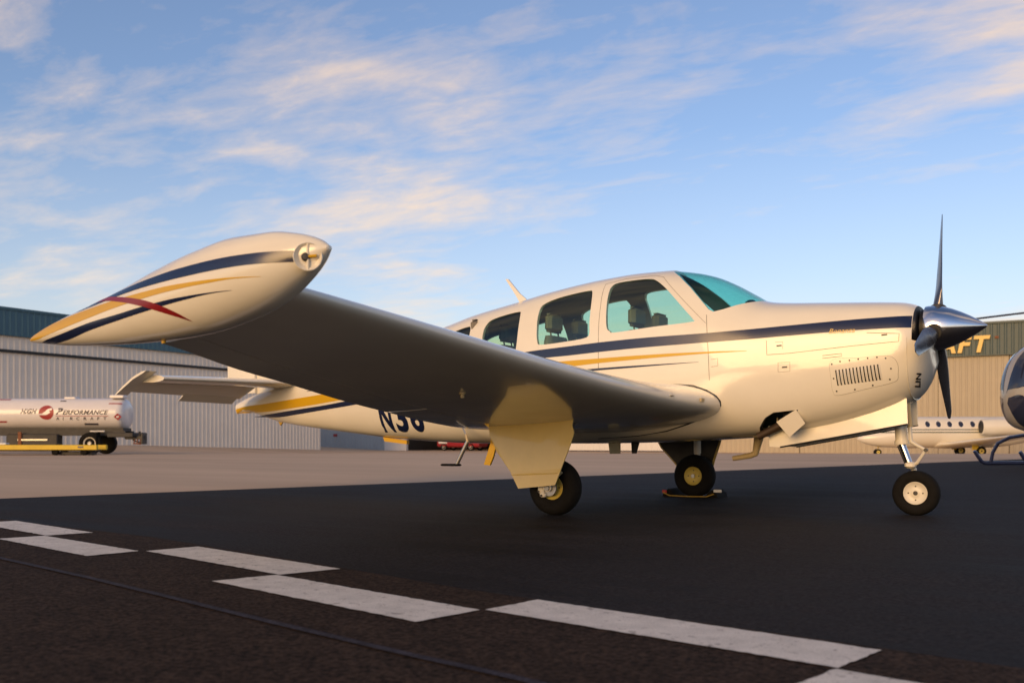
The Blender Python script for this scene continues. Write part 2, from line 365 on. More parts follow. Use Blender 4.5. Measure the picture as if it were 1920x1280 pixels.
# ------------------------------------------------------------------ hangars
def corrugated(u0, v0, u1, v1, z0, z1, pitch=0.36, depth=0.035, off=0.0):
    """ribbed sheet from (u0,v0) to (u1,v1); off moves it towards the viewer's side (left of travel negative)"""
    d = Vector((u1-u0, v1-v0)); Ln = d.length; d.normalize(); n = Vector((d.y, -d.x))
    pr = []; s = 0.0
    while s < Ln-pitch:
        pr += [(s, 0), (s+pitch*.55, 0), (s+pitch*.68, depth), (s+pitch*.87, depth)]; s += pitch
    pr += [(s, 0), (Ln, 0)]
    b = MB(); v = []
    for z in (z0, z1):
        for s, e in pr:
            p = Vector((u0, v0))+d*s+n*(e+off); v.append((p.x, p.y, z))
    k = len(pr); b.add(v, [(i, i+1, k+i+1, k+i) for i in range(k-1)])
    return b
def slab(u0, v0, u1, v1, z0, z1, o0, o1):
    d = Vector((u1-u0, v1-v0)); d.normalize(); n = Vector((d.y, -d.x)); A = Vector((u0, v0)); B = Vector((u1, v1))
    q = [A+n*o0, B+n*o0, B+n*o1, A+n*o1]
    b = MB(); b.add([(p.x, p.y, z) for z in (z0, z1) for p in q], [(3, 2, 1, 0), (4, 5, 6, 7)]+[(i, (i+1) % 4, 4+(i+1) % 4, 4+i) for i in range(4)])
    return b
def hroot(name, label, cat='hangar'):
    o = empty(name, (CAM[0], CAM[1], 0), TH); return tag(o, label, cat)
# long hangar running away on the left; wall line direction (.572,1), viewer on its right-hand side
hl = hroot('long_hangar', 'long grey beige corrugated hangar with blue fascia band behind the fuel truck')
du = Vector((0.572, 1.0)).normalized(); P0 = Vector((-24.8, 60.0))
A = P0-du*34; B = P0+du*19.4
corrugated(A.x, A.y, B.x, B.y, -0.6, 5.52).build('wall', 'wall_beige', hl, smooth=False)
slab(A.x, A.y, B.x, B.y, 5.50, 5.66, 0.002, 0.14).build('door_track', 'black', hl, smooth=False)
corrugated(A.x, A.y, B.x, B.y, 5.66, 6.42, off=0.03).build('header', 'wall_beige', hl, smooth=False)
corrugated(A.x, A.y, B.x, B.y, 6.42, 7.88, off=0.22).build('fascia', 'fascia_blue', hl, smooth=False)
slab(A.x, A.y, B.x, B.y, 7.86, 8.0, -0.3, 0.30).build('gutter', 'fascia_blue', hl, smooth=False)
slab(A.x, A.y, B.x, B.y, -0.6, 7.85, -28, -0.03).build('shell', 'wall_beige', hl, smooth=False)
# front row: wall line direction (-1.748,1)
e = Vector((1.748, -1.0)).normalized(); Q0 = Vector((28.46, 66.0))
def row(px):            # point of the front line that a given bearing meets
    k = (px-960)/1818.3; t = (Q0.x-k*Q0.y)/(k*e.y-e.x); return Q0+e*t
GZ = -0.30
hr = hroot('sign_hangar', 'sunlit tan hangar with dark green fascia and yellow sign letters')
a, b = row(1262), row(2080)
p1, p2, p3 = row(1500), row(1760), row(1893)
segs = [(a, p1), (p1, p2), (p2, p3), (p3, b)]
for i, (s, t) in enumerate(segs):
    g = e*0.04
    corrugated(s.x, s.y, (t-g).x, (t-g).y, GZ-.2, 6.30, off=(0.0 if i % 2 else 0.10)).build('hangar_door' if i < 3 else 'wall', 'wall_warm', hr, smooth=False)
    slab((t-g).x, (t-g).y, t.x, t.y, GZ-.2, 6.30, -0.05, 0.02).build('door_gap', 'inside_dark', hr, smooth=False)
fa = corrugated(a.x, a.y, b.x, b.y, 6.25, 8.30, pitch=0.42, off=0.30).build('fascia', 'fascia_green', hr, smooth=False)
slab(a.x, a.y, b.x, b.y, 8.28, 8.42, -0.5, 0.42).build('gutter', 'fascia_green', hr, smooth=False)
slab(a.x, a.y, b.x, b.y, 6.20, 6.26, -0.1, 0.36).build('soffit', 'fascia_green', hr, smooth=False)
slab(a.x, a.y, b.x, b.y, GZ-.2, 8.27, -26, -0.06).build('shell', 'wall_warm', hr, smooth=False)
# letters on the fascia, read towards +e; end of the word at bearing 1857
nrm = Vector((e.y, -e.x))
if nrm.y > 0: nrm = -nrm
word = 'AIRCRAFT'; cap = 1.02; x = 0.0; sp = 0.10; glyphs = []
for ch in word:
    v, f = text_geo(ch, size=cap/0.7, shear=0.22, offset=0.055, extrude=0.06); g_ = np.array(v); x0, x1 = g_[:, 0].min(), g_[:, 0].max()
    g_[:, 0] += x-x0; glyphs.append((g_, f)); x += (x1-x0)+sp
endp = row(1858); start = endp-e*(x-sp)
for g_, f in glyphs:
    v = [((start+e*p[0]+nrm*(0.44+p[2])).x, (start+e*p[0]+nrm*(0.44+p[2])).y, 6.47+p[1]) for p in g_]
    mesh('letter', v, f, 'letter_yellow', fa, smooth=False)
mk = row(1866); mk2 = row(1873)
slab(mk.x, mk.y, mk2.x, mk2.y, 7.30, 7.45, 0.36, 0.40).build('lamp_plate', 'rust', hr, smooth=False)
hg = hroot('grey_hangar', 'pale blue grey hangar with an open dark bay and red door sign')
a, b, c_, d_ = row(560), row(722), row(763), row(985)
corrugated(a.x, a.y, b.x, b.y, GZ-.2, 6.6).build('hangar_door', 'wall_grey', hg, smooth=False)
slab(b.x, b.y, c_.x, c_.y, GZ-.2, 6.6, -0.2, 0.10).build('wall', 'wall_white', hg, smooth=False)
slab(c_.x, c_.y, d_.x, d_.y, 4.6, 6.6, -0.2, 0.05).build('lintel', 'wall_grey', hg, smooth=False)
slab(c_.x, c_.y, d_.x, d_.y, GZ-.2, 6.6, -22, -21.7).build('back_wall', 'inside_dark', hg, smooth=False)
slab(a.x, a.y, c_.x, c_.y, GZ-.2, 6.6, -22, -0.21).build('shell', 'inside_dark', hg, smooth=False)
slab(a.x, a.y, d_.x, d_.y, 6.6, 6.9, -22, 0.15).build('roof', 'roof_metal', hg, smooth=False)
s0, s1 = row(626), row(633)
slab(s0.x, s0.y, s1.x, s1.y, 0.98, 1.22, 0.05, 0.08).build('door_sign', 'print_red', hg, smooth=False)
hw_ = hroot('white_hangar', 'plain white hangar wall seen beneath the airplane belly')
a, b = row(985), row(1261)
corrugated(a.x, a.y, b.x, b.y, GZ-.2, 6.4, pitch=0.5, depth=0.02).build('wall', 'wall_white', hw_, smooth=False)
slab(a.x, a.y, b.x, b.y, GZ-.3, GZ+.10, 0.03, 0.08).build('base_strip', 'print_dark', hw_, smooth=False)
slab(a.x, a.y, b.x, b.y, GZ-.2, 6.4, -24, -0.02).build('shell', 'wall_white', hw_, smooth=False)
slab(a.x, a.y, b.x, b.y, 6.4, 6.6, -24, 0.15).build('roof', 'roof_metal', hw_, smooth=False)
# ------------------------------------------------------------------ airplane
ap = tag(empty('airplane'), 'cream white low wing propeller airplane with navy and gold stripes and wingtip tanks', 'airplane')
RX = list(np.linspace(-5.2, -2.2, 31))+list(np.linspace(-2.1, 2.1, 100))+[2.15, 2.2, 2.25, 2.3, 2.34, 2.38, 2.41, 2.44, 2.46, 2.48, 2.5, 2.515, 2.525, 2.535]
def fring(x, d=0.0, n=112):
    zt, zb, w_, zc_ = F_ZT(x)-d, F_ZB(x)+d, max(F_W(x)-d, .01), F_ZC(x); a_, b_ = F_NU(x), F_NL(x)
    out = []
    for k in range(n):
        t = 2*math.pi*(k+.5)/n; c, s = math.cos(t), math.sin(t); n_ = a_ if s > 0 else b_
        y = w_*math.copysign(abs(c)**(2/n_), c); z = zc_+((zt-zc_) if s > 0 else (zc_-zb))*math.copysign(abs(s)**(2/n_), s)
        out.append((x, y, z))
    return out
def fsolid(d, x0, x1, m, name):
    xs = [x for x in RX if x0 < x < x1]; xs = [x0]+xs+[x1]
    return MB().loft([fring(x, d) for x in xs]).build(name, m)
def smooth_poly(pts, k=4):
    P = [Vector(p) for p in pts]; n = len(P); o = []
    for i in range(n):
        a, b, c, d = P[i-1], P[i], P[(i+1) % n], P[(i+2) % n]
        for j in range(k):
            t = j/k; o.append(tuple(0.5*((2*b)+(-a+c)*t+(2*a-5*b+4*c-d)*t*t+(-a+3*b-3*c+d)*t**3)))
    return o
WIN1 = [(-0.055, 1.883), (-0.050, 1.935), (-0.012, 1.966), (0.12, 1.978), (0.294, 1.978), (0.376, 1.950), (0.481, 1.872), (0.594, 1.761), (0.697, 1.653), (0.765, 1.578), (0.750, 1.557), (0.419, 1.535), (0.074, 1.508), (0.018, 1.524), (-0.014, 1.562), (-0.036, 1.705)]
WIN2 = [(-0.750, 1.794), (-0.713, 1.836), (-0.604, 1.874), (-0.44, 1.902), (-0.277, 1.918), (-0.232, 1.900), (-0.202, 1.785), (-0.185, 1.587), (-0.178, 1.522), (-0.206, 1.481), (-0.365, 1.460), (-0.665, 1.443), (-0.715, 1.477), (-0.737, 1.598), (-0.751, 1.709)]
WIN3 = [(-1.373, 1.603), (-1.366, 1.662), (-1.322, 1.722), (-1.188, 1.758), (-1.012, 1.779), (-0.97, 1.755), (-0.947, 1.6), (-0.946, 1.432), (-0.985, 1.392), (-1.265, 1.362), (-1.33, 1.383), (-1.357, 1.485)]
WIN4 = [(-1.93, 1.52), (-1.90, 1.58), (-1.80, 1.635), (-1.714, 1.662), (-1.600, 1.682), (-1.561, 1.664), (-1.545, 1.58), (-1.56, 1.47), (-1.62, 1.44), (-1.85, 1.44)]
WSH = [(0.42, 2.30), (0.44, 2.06), (0.50, 2.020), (0.561, 1.978), (0.691, 1.864), (0.802, 1.747), (0.885, 1.655), (0.925, 1.634), (1.003, 1.652), (1.093, 1.684), (1.203, 1.716), (1.262, 1.737), (1.30, 1.80), (1.30, 2.30)]
WINS = [smooth_poly(w_) for w_ in (WIN1, WIN2, WIN3, WIN4)]
def grow(poly, g):
    c = Vector((sum(p[0] for p in poly)/len(poly), sum(p[1] for p in poly)/len(poly)))
    return [tuple(c+(Vector(p)-c)*(1+g/max(.05, (Vector(p)-c).length))) for p in poly]
def cutter(polys, m, name='cutter'):
    b = MB()
    for q in polys: b.prism(q, -1.2, 1.2, lambda a, c, d: (a, d, c))
    return b.build(name, m, smooth=False)
def boolean(o, tool, op, solver='EXACT'):
    md = o.modifiers.new('b', 'BOOLEAN'); md.operation = op; md.object = tool; md.solver = solver
    if hasattr(md, 'material_mode'): md.material_mode = 'TRANSFER'
    bpy.context.view_layer.update()
    dg = bpy.context.evaluated_depsgraph_get(); me = bpy.data.meshes.new_from_object(o.evaluated_get(dg))
    o.modifiers.clear(); old = o.data; o.data = me; bpy.data.meshes.remove(old)
def drop(o):
    me = o.data; bpy.data.objects.remove(o); bpy.data.meshes.remove(me)
fus = fsolid(0, -5.2, 2.535, 'white_paint', 'fuselage')
cav = fsolid(0.032, -2.25, 1.42, 'cabin', 'cavity'); boolean(fus, cav, 'DIFFERENCE'); drop(cav)
ct = cutter(WINS+[WSH], 'white_paint'); boolean(fus, ct, 'DIFFERENCE'); drop(ct)
# air inlets beside the spinner and the exhaust / cowl flap bay
ib = MB().prism([(2.428, 1.33), (2.70, 1.25), (2.70, 1.9), (2.428, 1.9)], -.6, .6, lambda a, c, d: (a, d, c))
tl = ib.build('cutter', 'black', smooth=False); boolean(fus, tl, 'DIFFERENCE'); drop(tl)
tl = MB().prism([(1.23, .60), (1.27, .69), (1.335, .765), (1.406, .805), (1.60, .825), (1.50, .70), (1.44, .55), (1.25, .5)], -0.75, -0.22, lambda a, c, d: (a, d, c)).build('cutter', 'black', smooth=False)
boolean(fus, tl, 'DIFFERENCE'); drop(tl)
fus.parent = ap; finish(fus.data, True, 28)
# glass: slices of the same skin just under the outer surface
def pane(polys, name, m):
    for q in polys:
        for s in ((-1, 1) if name == 'window' else (0,)):
            g = fsolid(0.007, -2.2, 1.42, m, name); i_ = fsolid(0.012, -2.22, 1.44, m, 'inner'); boolean(g, i_, 'DIFFERENCE'); drop(i_)
            b = MB(); y0, y1 = (-1.2, 0) if s < 0 else (0, 1.2) if s > 0 else (-1.2, 1.2)
            b.prism(grow(q, .006), y0, y1, lambda a, c, d: (a, d, c)); k = b.build('cutter', m, smooth=False)
            boolean(g, k, 'INTERSECT'); drop(k); g.parent = ap; finish(g.data, True, 28)
pane(WINS, 'window', 'cabin_glass'); pane([WSH], 'windshield', 'windshield_glass')

# ---- decals that follow the skin
def pl(pts): return [p[0] for p in pts], [p[1] for p in pts]
def stripe(name, top, bot, m, hwf, y0=0.0, side=-1, lift=0.0018, nx=320, nz=5, parent=None):
    x0 = max(top[0][0], bot[0][0]); x1 = min(top[-1][0], bot[-1][0]); ft, fb = pchip(*pl(top)), pchip(*pl(bot)); v = []
    for i in range(nx+1):
        x = x0+(x1-x0)*i/nx; a, b = ft(x), fb(x)
        for j in range(nz+1):
            z = b+(a-b)*j/nz; h = hwf(x, z)
            v.append((x, y0+side*(max(h, 0.002)+lift), z))
    f = [(i*(nz+1)+j, (i+1)*(nz+1)+j, (i+1)*(nz+1)+j+1, i*(nz+1)+j+1) for i in range(nx) for j in range(nz)]
    return mesh(name, v, f, m, parent or ap)
NT = [(-3.9, 1.13), (-2.6, 1.25), (-1.4, 1.345), (-0.635, 1.399), (-0.413, 1.411), (-0.041, 1.432), (0.406, 1.448), (0.867, 1.457), (1.209, 1.470), (1.541, 1.485), (1.861, 1.499), (2.093, 1.507), (2.317, 1.512), (2.425, 1.514)]
NB = [(-3.9, 1.125), (-2.6, 1.20), (-1.4, 1.275), (-0.632, 1.322), (-0.41, 1.330), (-0.039, 1.349), (0.409, 1.367), (0.87, 1.380), (1.215, 1.390), (1.548, 1.403), (1.868, 1.415), (2.099, 1.421), (2.323, 1.423), (2.425, 1.421)]
GT = [(-5.19, .955), (-4.979, 0.985), (-4.642, 1.006), (-4.186, 1.043), (-3.647, 1.087), (-2.6, 1.16), (-1.4, 1.235), (-0.355, 1.285), (-0.089, 1.291), (0.313, 1.3), (0.69, 1.304), (0.959, 1.304), (1.217, 1.298)]
GB = [(-5.19, .908), (-4.662, 0.914), (-4.196, 0.945), (-3.866, 0.97), (-3.443, 1.008), (-2.6, 1.08), (-1.4, 1.17), (-0.355, 1.233), (-0.089, 1.25), (0.314, 1.268), (0.691, 1.283), (0.96, 1.291), (1.217, 1.295)]
LT = [(-4.9, 0.865), (-4.554, 0.89), (-4.089, 0.929), (-3.656, 0.964), (-3.136, 1.015), (-2.2, 1.085), (-1.0, 1.16), (-0.063, 1.207), (0.216, 1.214), (0.505, 1.219), (0.827, 1.224)]
LB = [(-4.9, 0.86), (-4.459, 0.849), (-4.105, 0.874), (-3.665, 0.914), (-3.286, 0.947), (-3.142, 0.961), (-2.2, 1.04), (-1.0, 1.135), (-0.063, 1.189), (0.216, 1.198), (0.505, 1.209), (0.827, 1.222)]
for s in (-1, 1):
    stripe('stripe', NT, NB, 'navy', fus_hw, side=s); stripe('stripe', GT, GB, 'amber' if False else 'gold', fus_hw, side=s); stripe('stripe', LT, LB, 'navy', fus_hw, side=s)
def fine_mesh(v, f, cuts=3):
    import bmesh
    b = bmesh.new(); vs_ = [b.verts.new(tuple(map(float, p))) for p in v]
    for q in f:
        try: b.faces.new([vs_[i] for i in q])
        except ValueError: pass
    bmesh.ops.remove_doubles(b, verts=b.verts, dist=1e-5)
    bmesh.ops.triangulate(b, faces=b.faces); bmesh.ops.subdivide_edges(b, edges=b.edges, cuts=cuts, use_grid_fill=True)
    b.verts.index_update(); v2 = [tuple(p.co) for p in b.verts]; f2 = [tuple(x.index for x in p.verts) for p in b.faces]; b.free()
    return v2, f2
def on_side(x, z, side=-1, lift=0.0022): return (x, side*(max(fus_hw(x, z), .01)+lift), z)
def skin_text(body, x, z, w_, h_, m, name, sub=True, **k):
    a, f = fine_mesh(*fit_text(body, w_, h_, **k))
    return mesh(name, [on_side(x+p[0], z+p[1], -1, 0.0035) for p in a], f, m, ap, smooth=False)
for i, ch in enumerate('N36'):
    skin_text(ch, -2.775+.222*i, .668, .175, .305, 'navy', 'registration_letter', offset=.035, res=6)
skin_text('Bonanza', 1.845, 1.403, .19, .036, 'letter_yellow', 'lettering', shear=.3)
def seam(pts, w_=0.0035, m='seam', name='panel_seam', lift=.0016):
    P = []
    for i in range(len(pts)-1):
        a, b = Vector(pts[i]), Vector(pts[i+1]); n = max(1, int((b-a).length/.04))
        P += [a.lerp(b, k/n) for k in range(n)]
    P.append(Vector(pts[-1])); v = []
    for i, p in enumerate(P):
        d = (P[min(i+1, len(P)-1)]-P[max(i-1, 0)]).normalized(); n = Vector((-d.y, d.x))*w_/2
        v += [on_side(*(p+n), -1, lift), on_side(*(p-n), -1, lift)]
    return mesh(name, v, [(2*i, 2*i+1, 2*i+3, 2*i+2) for i in range(len(P)-1)], m, ap)
seam([(0.875, 1.611), (0.893, 1.453), (0.907, 1.3), (0.916, 1.07)], name='door_seam')
seam([(-0.085, 1.47), (-0.081, 1.393), (-0.078, 1.20)], name='door_seam')
seam([(-0.085, 1.47), (-0.10, 1.75), (-0.13, 1.97)], name='door_seam', w_=.003)
seam([(-0.13, 1.97), (0.05, 2.005), (0.33, 2.01), (0.42, 1.985), (0.62, 1.79), (0.875, 1.54)], name='door_seam', w_=.0025)
seam([(1.372, 1.37), (1.377, 1.259), (1.55, 1.264), (1.792, 1.283), (2.026, 1.301), (2.343, 1.32), (2.346, 1.379), (2.12, 1.395)])
seam([(1.80, 1.235), (1.94, 1.246), (1.94, 1.225), (1.80, 1.215)])
seam([(1.44, 1.355), (1.50, 1.357), (1.50, 1.30)], w_=.0025); seam([(1.464, 1.193), (1.555, 1.195), (1.555, 1.123), (1.464, 1.12), (1.464, 1.193)], w_=.0022)
seam([(0.93, 1.24), (0.985, 1.245), (0.985, 1.185), (0.93, 1.18)], w_=.0025)
# vent panel with louvres and screws
PANEL = smooth_poly([(1.868, 1.196), (1.862, 1.05), (1.872, .956), (1.91, .930), (2.10, .972), (2.305, 1.022), (2.334, 1.08), (2.330, 1.165), (2.265, 1.214), (2.05, 1.206)], 4)
def skin_poly(poly, m, name, lift, cx, cz, nr=4, parent=None):
    v = [on_side(cx, cz, -1, lift)]; n = len(poly); f = []
    for r_ in range(1, nr+1):
        v += [on_side(cx+(p[0]-cx)*r_/nr, cz+(p[1]-cz)*r_/nr, -1, lift) for p in poly]
    f += [(0, 1+i, 1+(i+1) % n) for i in range(n)]
    for r_ in range(nr-1):
        b = 1+r_*n; f += [(b+i, b+n+i, b+n+(i+1) % n, b+(i+1) % n) for i in range(n)]
    v += [on_side(p[0], p[1], -1, -.003) for p in poly]; b = 1+(nr-1)*n; f += [(b+i, b+n+i, b+n+(i+1) % n, b+(i+1) % n) for i in range(n)]
    return mesh(name, v, f, m, parent or ap)
vp = skin_poly(PANEL, 'white_paint', 'vent_panel', .0035, 2.09, 1.08, 6)
seam(PANEL+[PANEL[0]], w_=.003, lift=.0012)
for i in range(13):
    t = i/12; x = 1.899+.300*t; z = 1.120+.034*t
    top = (x, z); bot = (x+.0135, z-.1165)
    def strip(dx0, dx1, l0, l1, name, m, par):
        v = []; n = 8
        for k in range(n+1):
            q = k/n; xx = top[0]+(bot[0]-top[0])*q; zz = top[1]+(bot[1]-top[1])*q; e_ = math.sin(math.pi*min(1, max(0, q)))**.5
            v += [on_side(xx+dx0, zz, -1, l0), on_side(xx+dx1, zz, -1, l0+(l1-l0)*e_)]
        return mesh(name, v, [(2*k, 2*k+1, 2*k+3, 2*k+2) for k in range(n)], m, par)
    strip(-.0065, .0065, .0042, .0042, 'louvre_slot', 'black', vp)
    strip(.0045, -.0055+.021, .0150, .0042, 'louvre', 'white_paint', vp) if False else strip(.0155, .0045, .0040, .0150, 'louvre', 'white_paint', vp)
SC = [(1.86, 1.174), (1.923, 1.194), (1.994, 1.201), (2.06, 1.208), (2.13, 1.213), (2.198, 1.218), (2.261, 1.208), (2.297, 1.123), (2.285, 1.037), (2.16, 0.992), (2.027, 0.961), (1.89, 0.95), (1.872, 1.055)]
for x, z in SC:
    x = x+(2.09-x)*.04; z = z+(1.08-z)*.08
    skin_poly([(x+.0065*math.cos(k*math.pi/4), z+.0065*math.sin(k*math.pi/4)) for k in range(8)], 'dark_metal', 'screw', .0055, x, z, 1, vp)
for x, z in [(1.472, 1.327), (1.514, 1.157), (2.244, 1.374)]:
    skin_poly([(x-.02, z-.006), (x+.02, z-.004), (x+.02, z+.006), (x-.02, z+.004)], 'dark_metal', 'latch', .004, x, z, 1)
# cowl split ring near the nose, bowl lettering
rg = [fring(2.395, -.002)[k] for k in range(112)]
rg = [p for p in rg if p[2] < 1.37]; k0 = max(range(len(rg)), key=lambda i: (Vector(rg[i])-Vector(rg[i-1])).length); rg = rg[k0:]+rg[:k0]
MB().tube(rg, .0035, 6).build('cowl_ring', 'white_paint', ap)
a_, f_ = fine_mesh(*fit_text('LIN', .11, .036, offset=.03))
def bowl(p):
    # runs up the right-hand curve of the nose bowl
    s = p[0]; h = .036-p[1]; z = .985+s*.92; x = min(2.475, 2.425+.22*s+h*.75); y = max(.02, fus_hw(x, z))
    return (x+.004, -(y+.004), z)
mesh('lettering', [bowl(p) for p in a_], f_, 'black', ap, smooth=False)

# ---- propeller
HX, HZ = 2.545, 1.445
pr = tag_none = None
sp_prof = [(0, .150), (0, .172), (.02, .1755), (.07, .1745), (.13, .163), (.19, .143), (.25, .116), (.31, .084), (.36, .053), (.395, .030), (.415, .016), (.426, .006), (.428, 0)]
spn = MB().lathe(sp_prof, (2.468, 0, HZ), (1, 0, 0), 64).build('spinner', 'chrome', ap, ang=60)
MB().lathe([(0, .05), (0, .15), (.05, .15), (.05, .05)], (2.44, 0, HZ), (1, 0, 0), 40).build('backplate', 'black', ap)
PH = -15.0
for k in range(3):
    a = R(PH+120*k); rd = Vector((0, -math.sin(a), math.cos(a))); tg = Vector((0, -math.cos(a), -math.sin(a)))
    if k == 0: tg = tg
    rings = []
    for i in range(25):
        q = i/24; r_ = .09+(.955-.09)*q
        ch = .072+.075*sm(0, .32, q)-.060*max(0, q-.45)/.55
        if q > .93: ch *= math.sqrt(max(.06, 1-((q-.93)/.07)**2))
        th_ = (.062*(1-sm(0, .35, q))+.020*(1-q)+.006)
        pit = R(33-19*q**.7)
        cdir = tg*math.cos(pit)+Vector((1, 0, 0))*math.sin(pit); nd_ = rd.cross(cdir)
        c = Vector((HX, 0, HZ))+rd*r_
        ring = []
        for j in range(20):
            t = 2*math.pi*j/20; ring.append(tuple(c+cdir*(math.cos(t)*ch/2)+nd_*(math.sin(t)*th_/2)))
        rings.append(ring)
    MB().loft(rings).build('propeller_blade', 'blade', ap, ang=50)
    MB().lathe([(.10, .05), (.10, .062), (.172, .062), (.180, .054), (.180, .02)], (HX, 0, HZ), rd, 24).build('blade_cuff', 'dark_metal', ap)

# ---- wings
S_Y = [.45, .60, .80, 1.10, 1.467, 2.0, 2.6, 3.2, 3.8, 4.4, 4.9, 5.12]
LEX = pchip([.45, .62, 1.0, 1.467, 4.9, 5.12], [1.00, .995, .955, .916, .72, .705])
LEZ = pchip([.45, .62, 1.0, 1.467, 4.9, 5.12], [.875, .885, .892, .914, 1.230, 1.250])
TEX = pchip([.45, 4.9, 5.12], [-1.05, -.27, -.235])
TEZ = pchip([.45, .62, 1.46, 2.12, 2.76, 3.31, 3.89, 4.37, 4.9, 5.12], [.665, .67, .685, .725, .785, .842, .917, .975, 1.06, 1.085])
TKR = pchip([.45, .8, 1.5, 4.9, 5.12], [.172, .165, .155, .125, .12])
def af(t, xc):       # thickness and camber of the section at chord fraction xc
    yt = 5*t*(.2969*math.sqrt(xc)-.126*xc-.3516*xc**2+.2843*xc**3-.1036*xc**4)
    m_, p_ = .022, .25; yc = m_/p_**2*(2*p_*xc-xc*xc) if xc < p_ else m_/(1-p_)**2*((1-2*p_)+2*p_*xc-xc*xc)
    return yt, yc
def wsec(y, c0, c1, s, n=34, droop=0.0):
    le = Vector((LEX(y), LEZ(y))); te = Vector((TEX(y), TEZ(y))); c = te-le; t = TKR(y); nn = Vector((-c.y, c.x)).normalized()
    if nn.y < 0: nn = -nn
    up = []; lo = []
    for i in range(n+1):
        q = i/n; xc = c0+(c1-c0)*(q if c0 > 0 else (1-math.cos(math.pi*q/2))); yt, yc = af(t, xc)
        base = le+c*xc; up.append(base+nn*(yc+yt)*c.length); lo.append(base+nn*(yc-yt)*c.length)
    pts = up[::-1]+(lo[1:] if c0 == 0 else lo)
    return [(p.x, s*y, p.y) for p in pts]
for s in (-1, 1):
    yy = sorted(set(S_Y+list(np.linspace(.45, 5.12, 40))))
    wg = MB().loft([wsec(y, 0, .765, s) for y in yy]).build('wing', 'white_paint', ap, ang=40)
    MB().loft([wsec(y, .772, 1.0, s, 10) for y in np.linspace(.66, 2.72, 16)]).build('flap', 'white_paint', wg, ang=40)
    MB().loft([wsec(y, .772, 1.0, s, 10) for y in np.linspace(2.745, 4.92, 16)]).build('aileron', 'white_paint', wg, ang=40)
ROOT = [(0.60, 1.047), (0.667, 1.043), (0.78, 1.031), (0.891, 0.989), (0.964, 0.944), (0.995, 0.901), (0.996, 0.866), (0.951, 0.824), (0.846, 0.774), (0.697, 0.719), (0.488, 0.662), (.2, .622), (-.2, .60)]
fr = [f_ for f_ in ROOT]
for s in (-1, 1):
    MB().tube([on_side(x, z, s, .004) for x, z in fr], [.002, .004, .005, .006, .007, .008, .008, .008, .007, .006, .005, .004, .003], 8).build('wing_root_seal', 'black', ap)

# ---- tip tanks
def tring(x, y0, n=64, d=0.0):
    zt, zb, w_ = K_T(x), K_B(x), K_W(x); zc_ = (zt+zb)/2; e_ = 2/2.1; o = []
    for k in range(n):
        t = 2*math.pi*k/n; c, s = math.cos(t), math.sin(t)
        o.append((x, y0+w_*math.copysign(abs(c)**e_, c), zc_+(zt-zb)/2*math.copysign(abs(s)**e_, s)))
    return o
TXS = [-.925, -.915, -.90, -.87, -.84]+list(np.linspace(-.8, .9, 48))+[.93, .96, .99, 1.02, 1.04, 1.06, 1.075, 1.088, 1.097, 1.1]
TNT = [(-.47, 1.196), (-.3, 1.226), (-.13, 1.255), (0.092, 1.279), (0.33, 1.301), (0.587, 1.320), (0.798, 1.330), (0.929, 1.332), (0.985, 1.331)]
TNB = [(-.47, 1.194), (-.3, 1.210), (-0.131, 1.228), (0.118, 1.247), (0.348, 1.260), (0.596, 1.275), (0.802, 1.285), (0.929, 1.287), (0.985, 1.287)]
TGT = [(-.915, 1.092), (-.86, 1.108), (-0.711, 1.148), (-0.419, 1.188), (-0.137, 1.212), (0.126, 1.226), (0.351, 1.236), (0.596, 1.240), (0.75, 1.239), (0.843, 1.2365)]
TGB = [(-.915, 1.084), (-0.863, 1.083), (-0.676, 1.102), (-0.388, 1.141), (-0.12, 1.174), (0.13, 1.197), (0.351, 1.213), (0.595, 1.228), (0.75, 1.235), (0.843, 1.2355)]
T2T = [(-0.803, 1.070), (-0.58, 1.093), (-0.298, 1.129), (-0.035, 1.149), (0.203, 1.169), (0.41, 1.182), (0.585, 1.189), (0.698, 1.191)]
T2B = [(-0.803, 1.067), (-0.684, 1.057), (-0.556, 1.063), (-0.311, 1.094), (-0.043, 1.122), (0.196, 1.146), (0.405, 1.167), (0.582, 1.184), (0.698, 1.190)]
TRT = [(-.46, 1.204), (-.33, 1.232), (-.2, 1.240), (-0.051, 1.225), (0.13, 1.197), (0.273, 1.159), (0.376, 1.116), (0.421, 1.086)]
TRB = [(-.46, 1.202), (-.33, 1.224), (-0.21, 1.222), (-0.038, 1.201), (0.128, 1.169), (0.26, 1.134), (0.366, 1.103), (0.421, 1.085)]
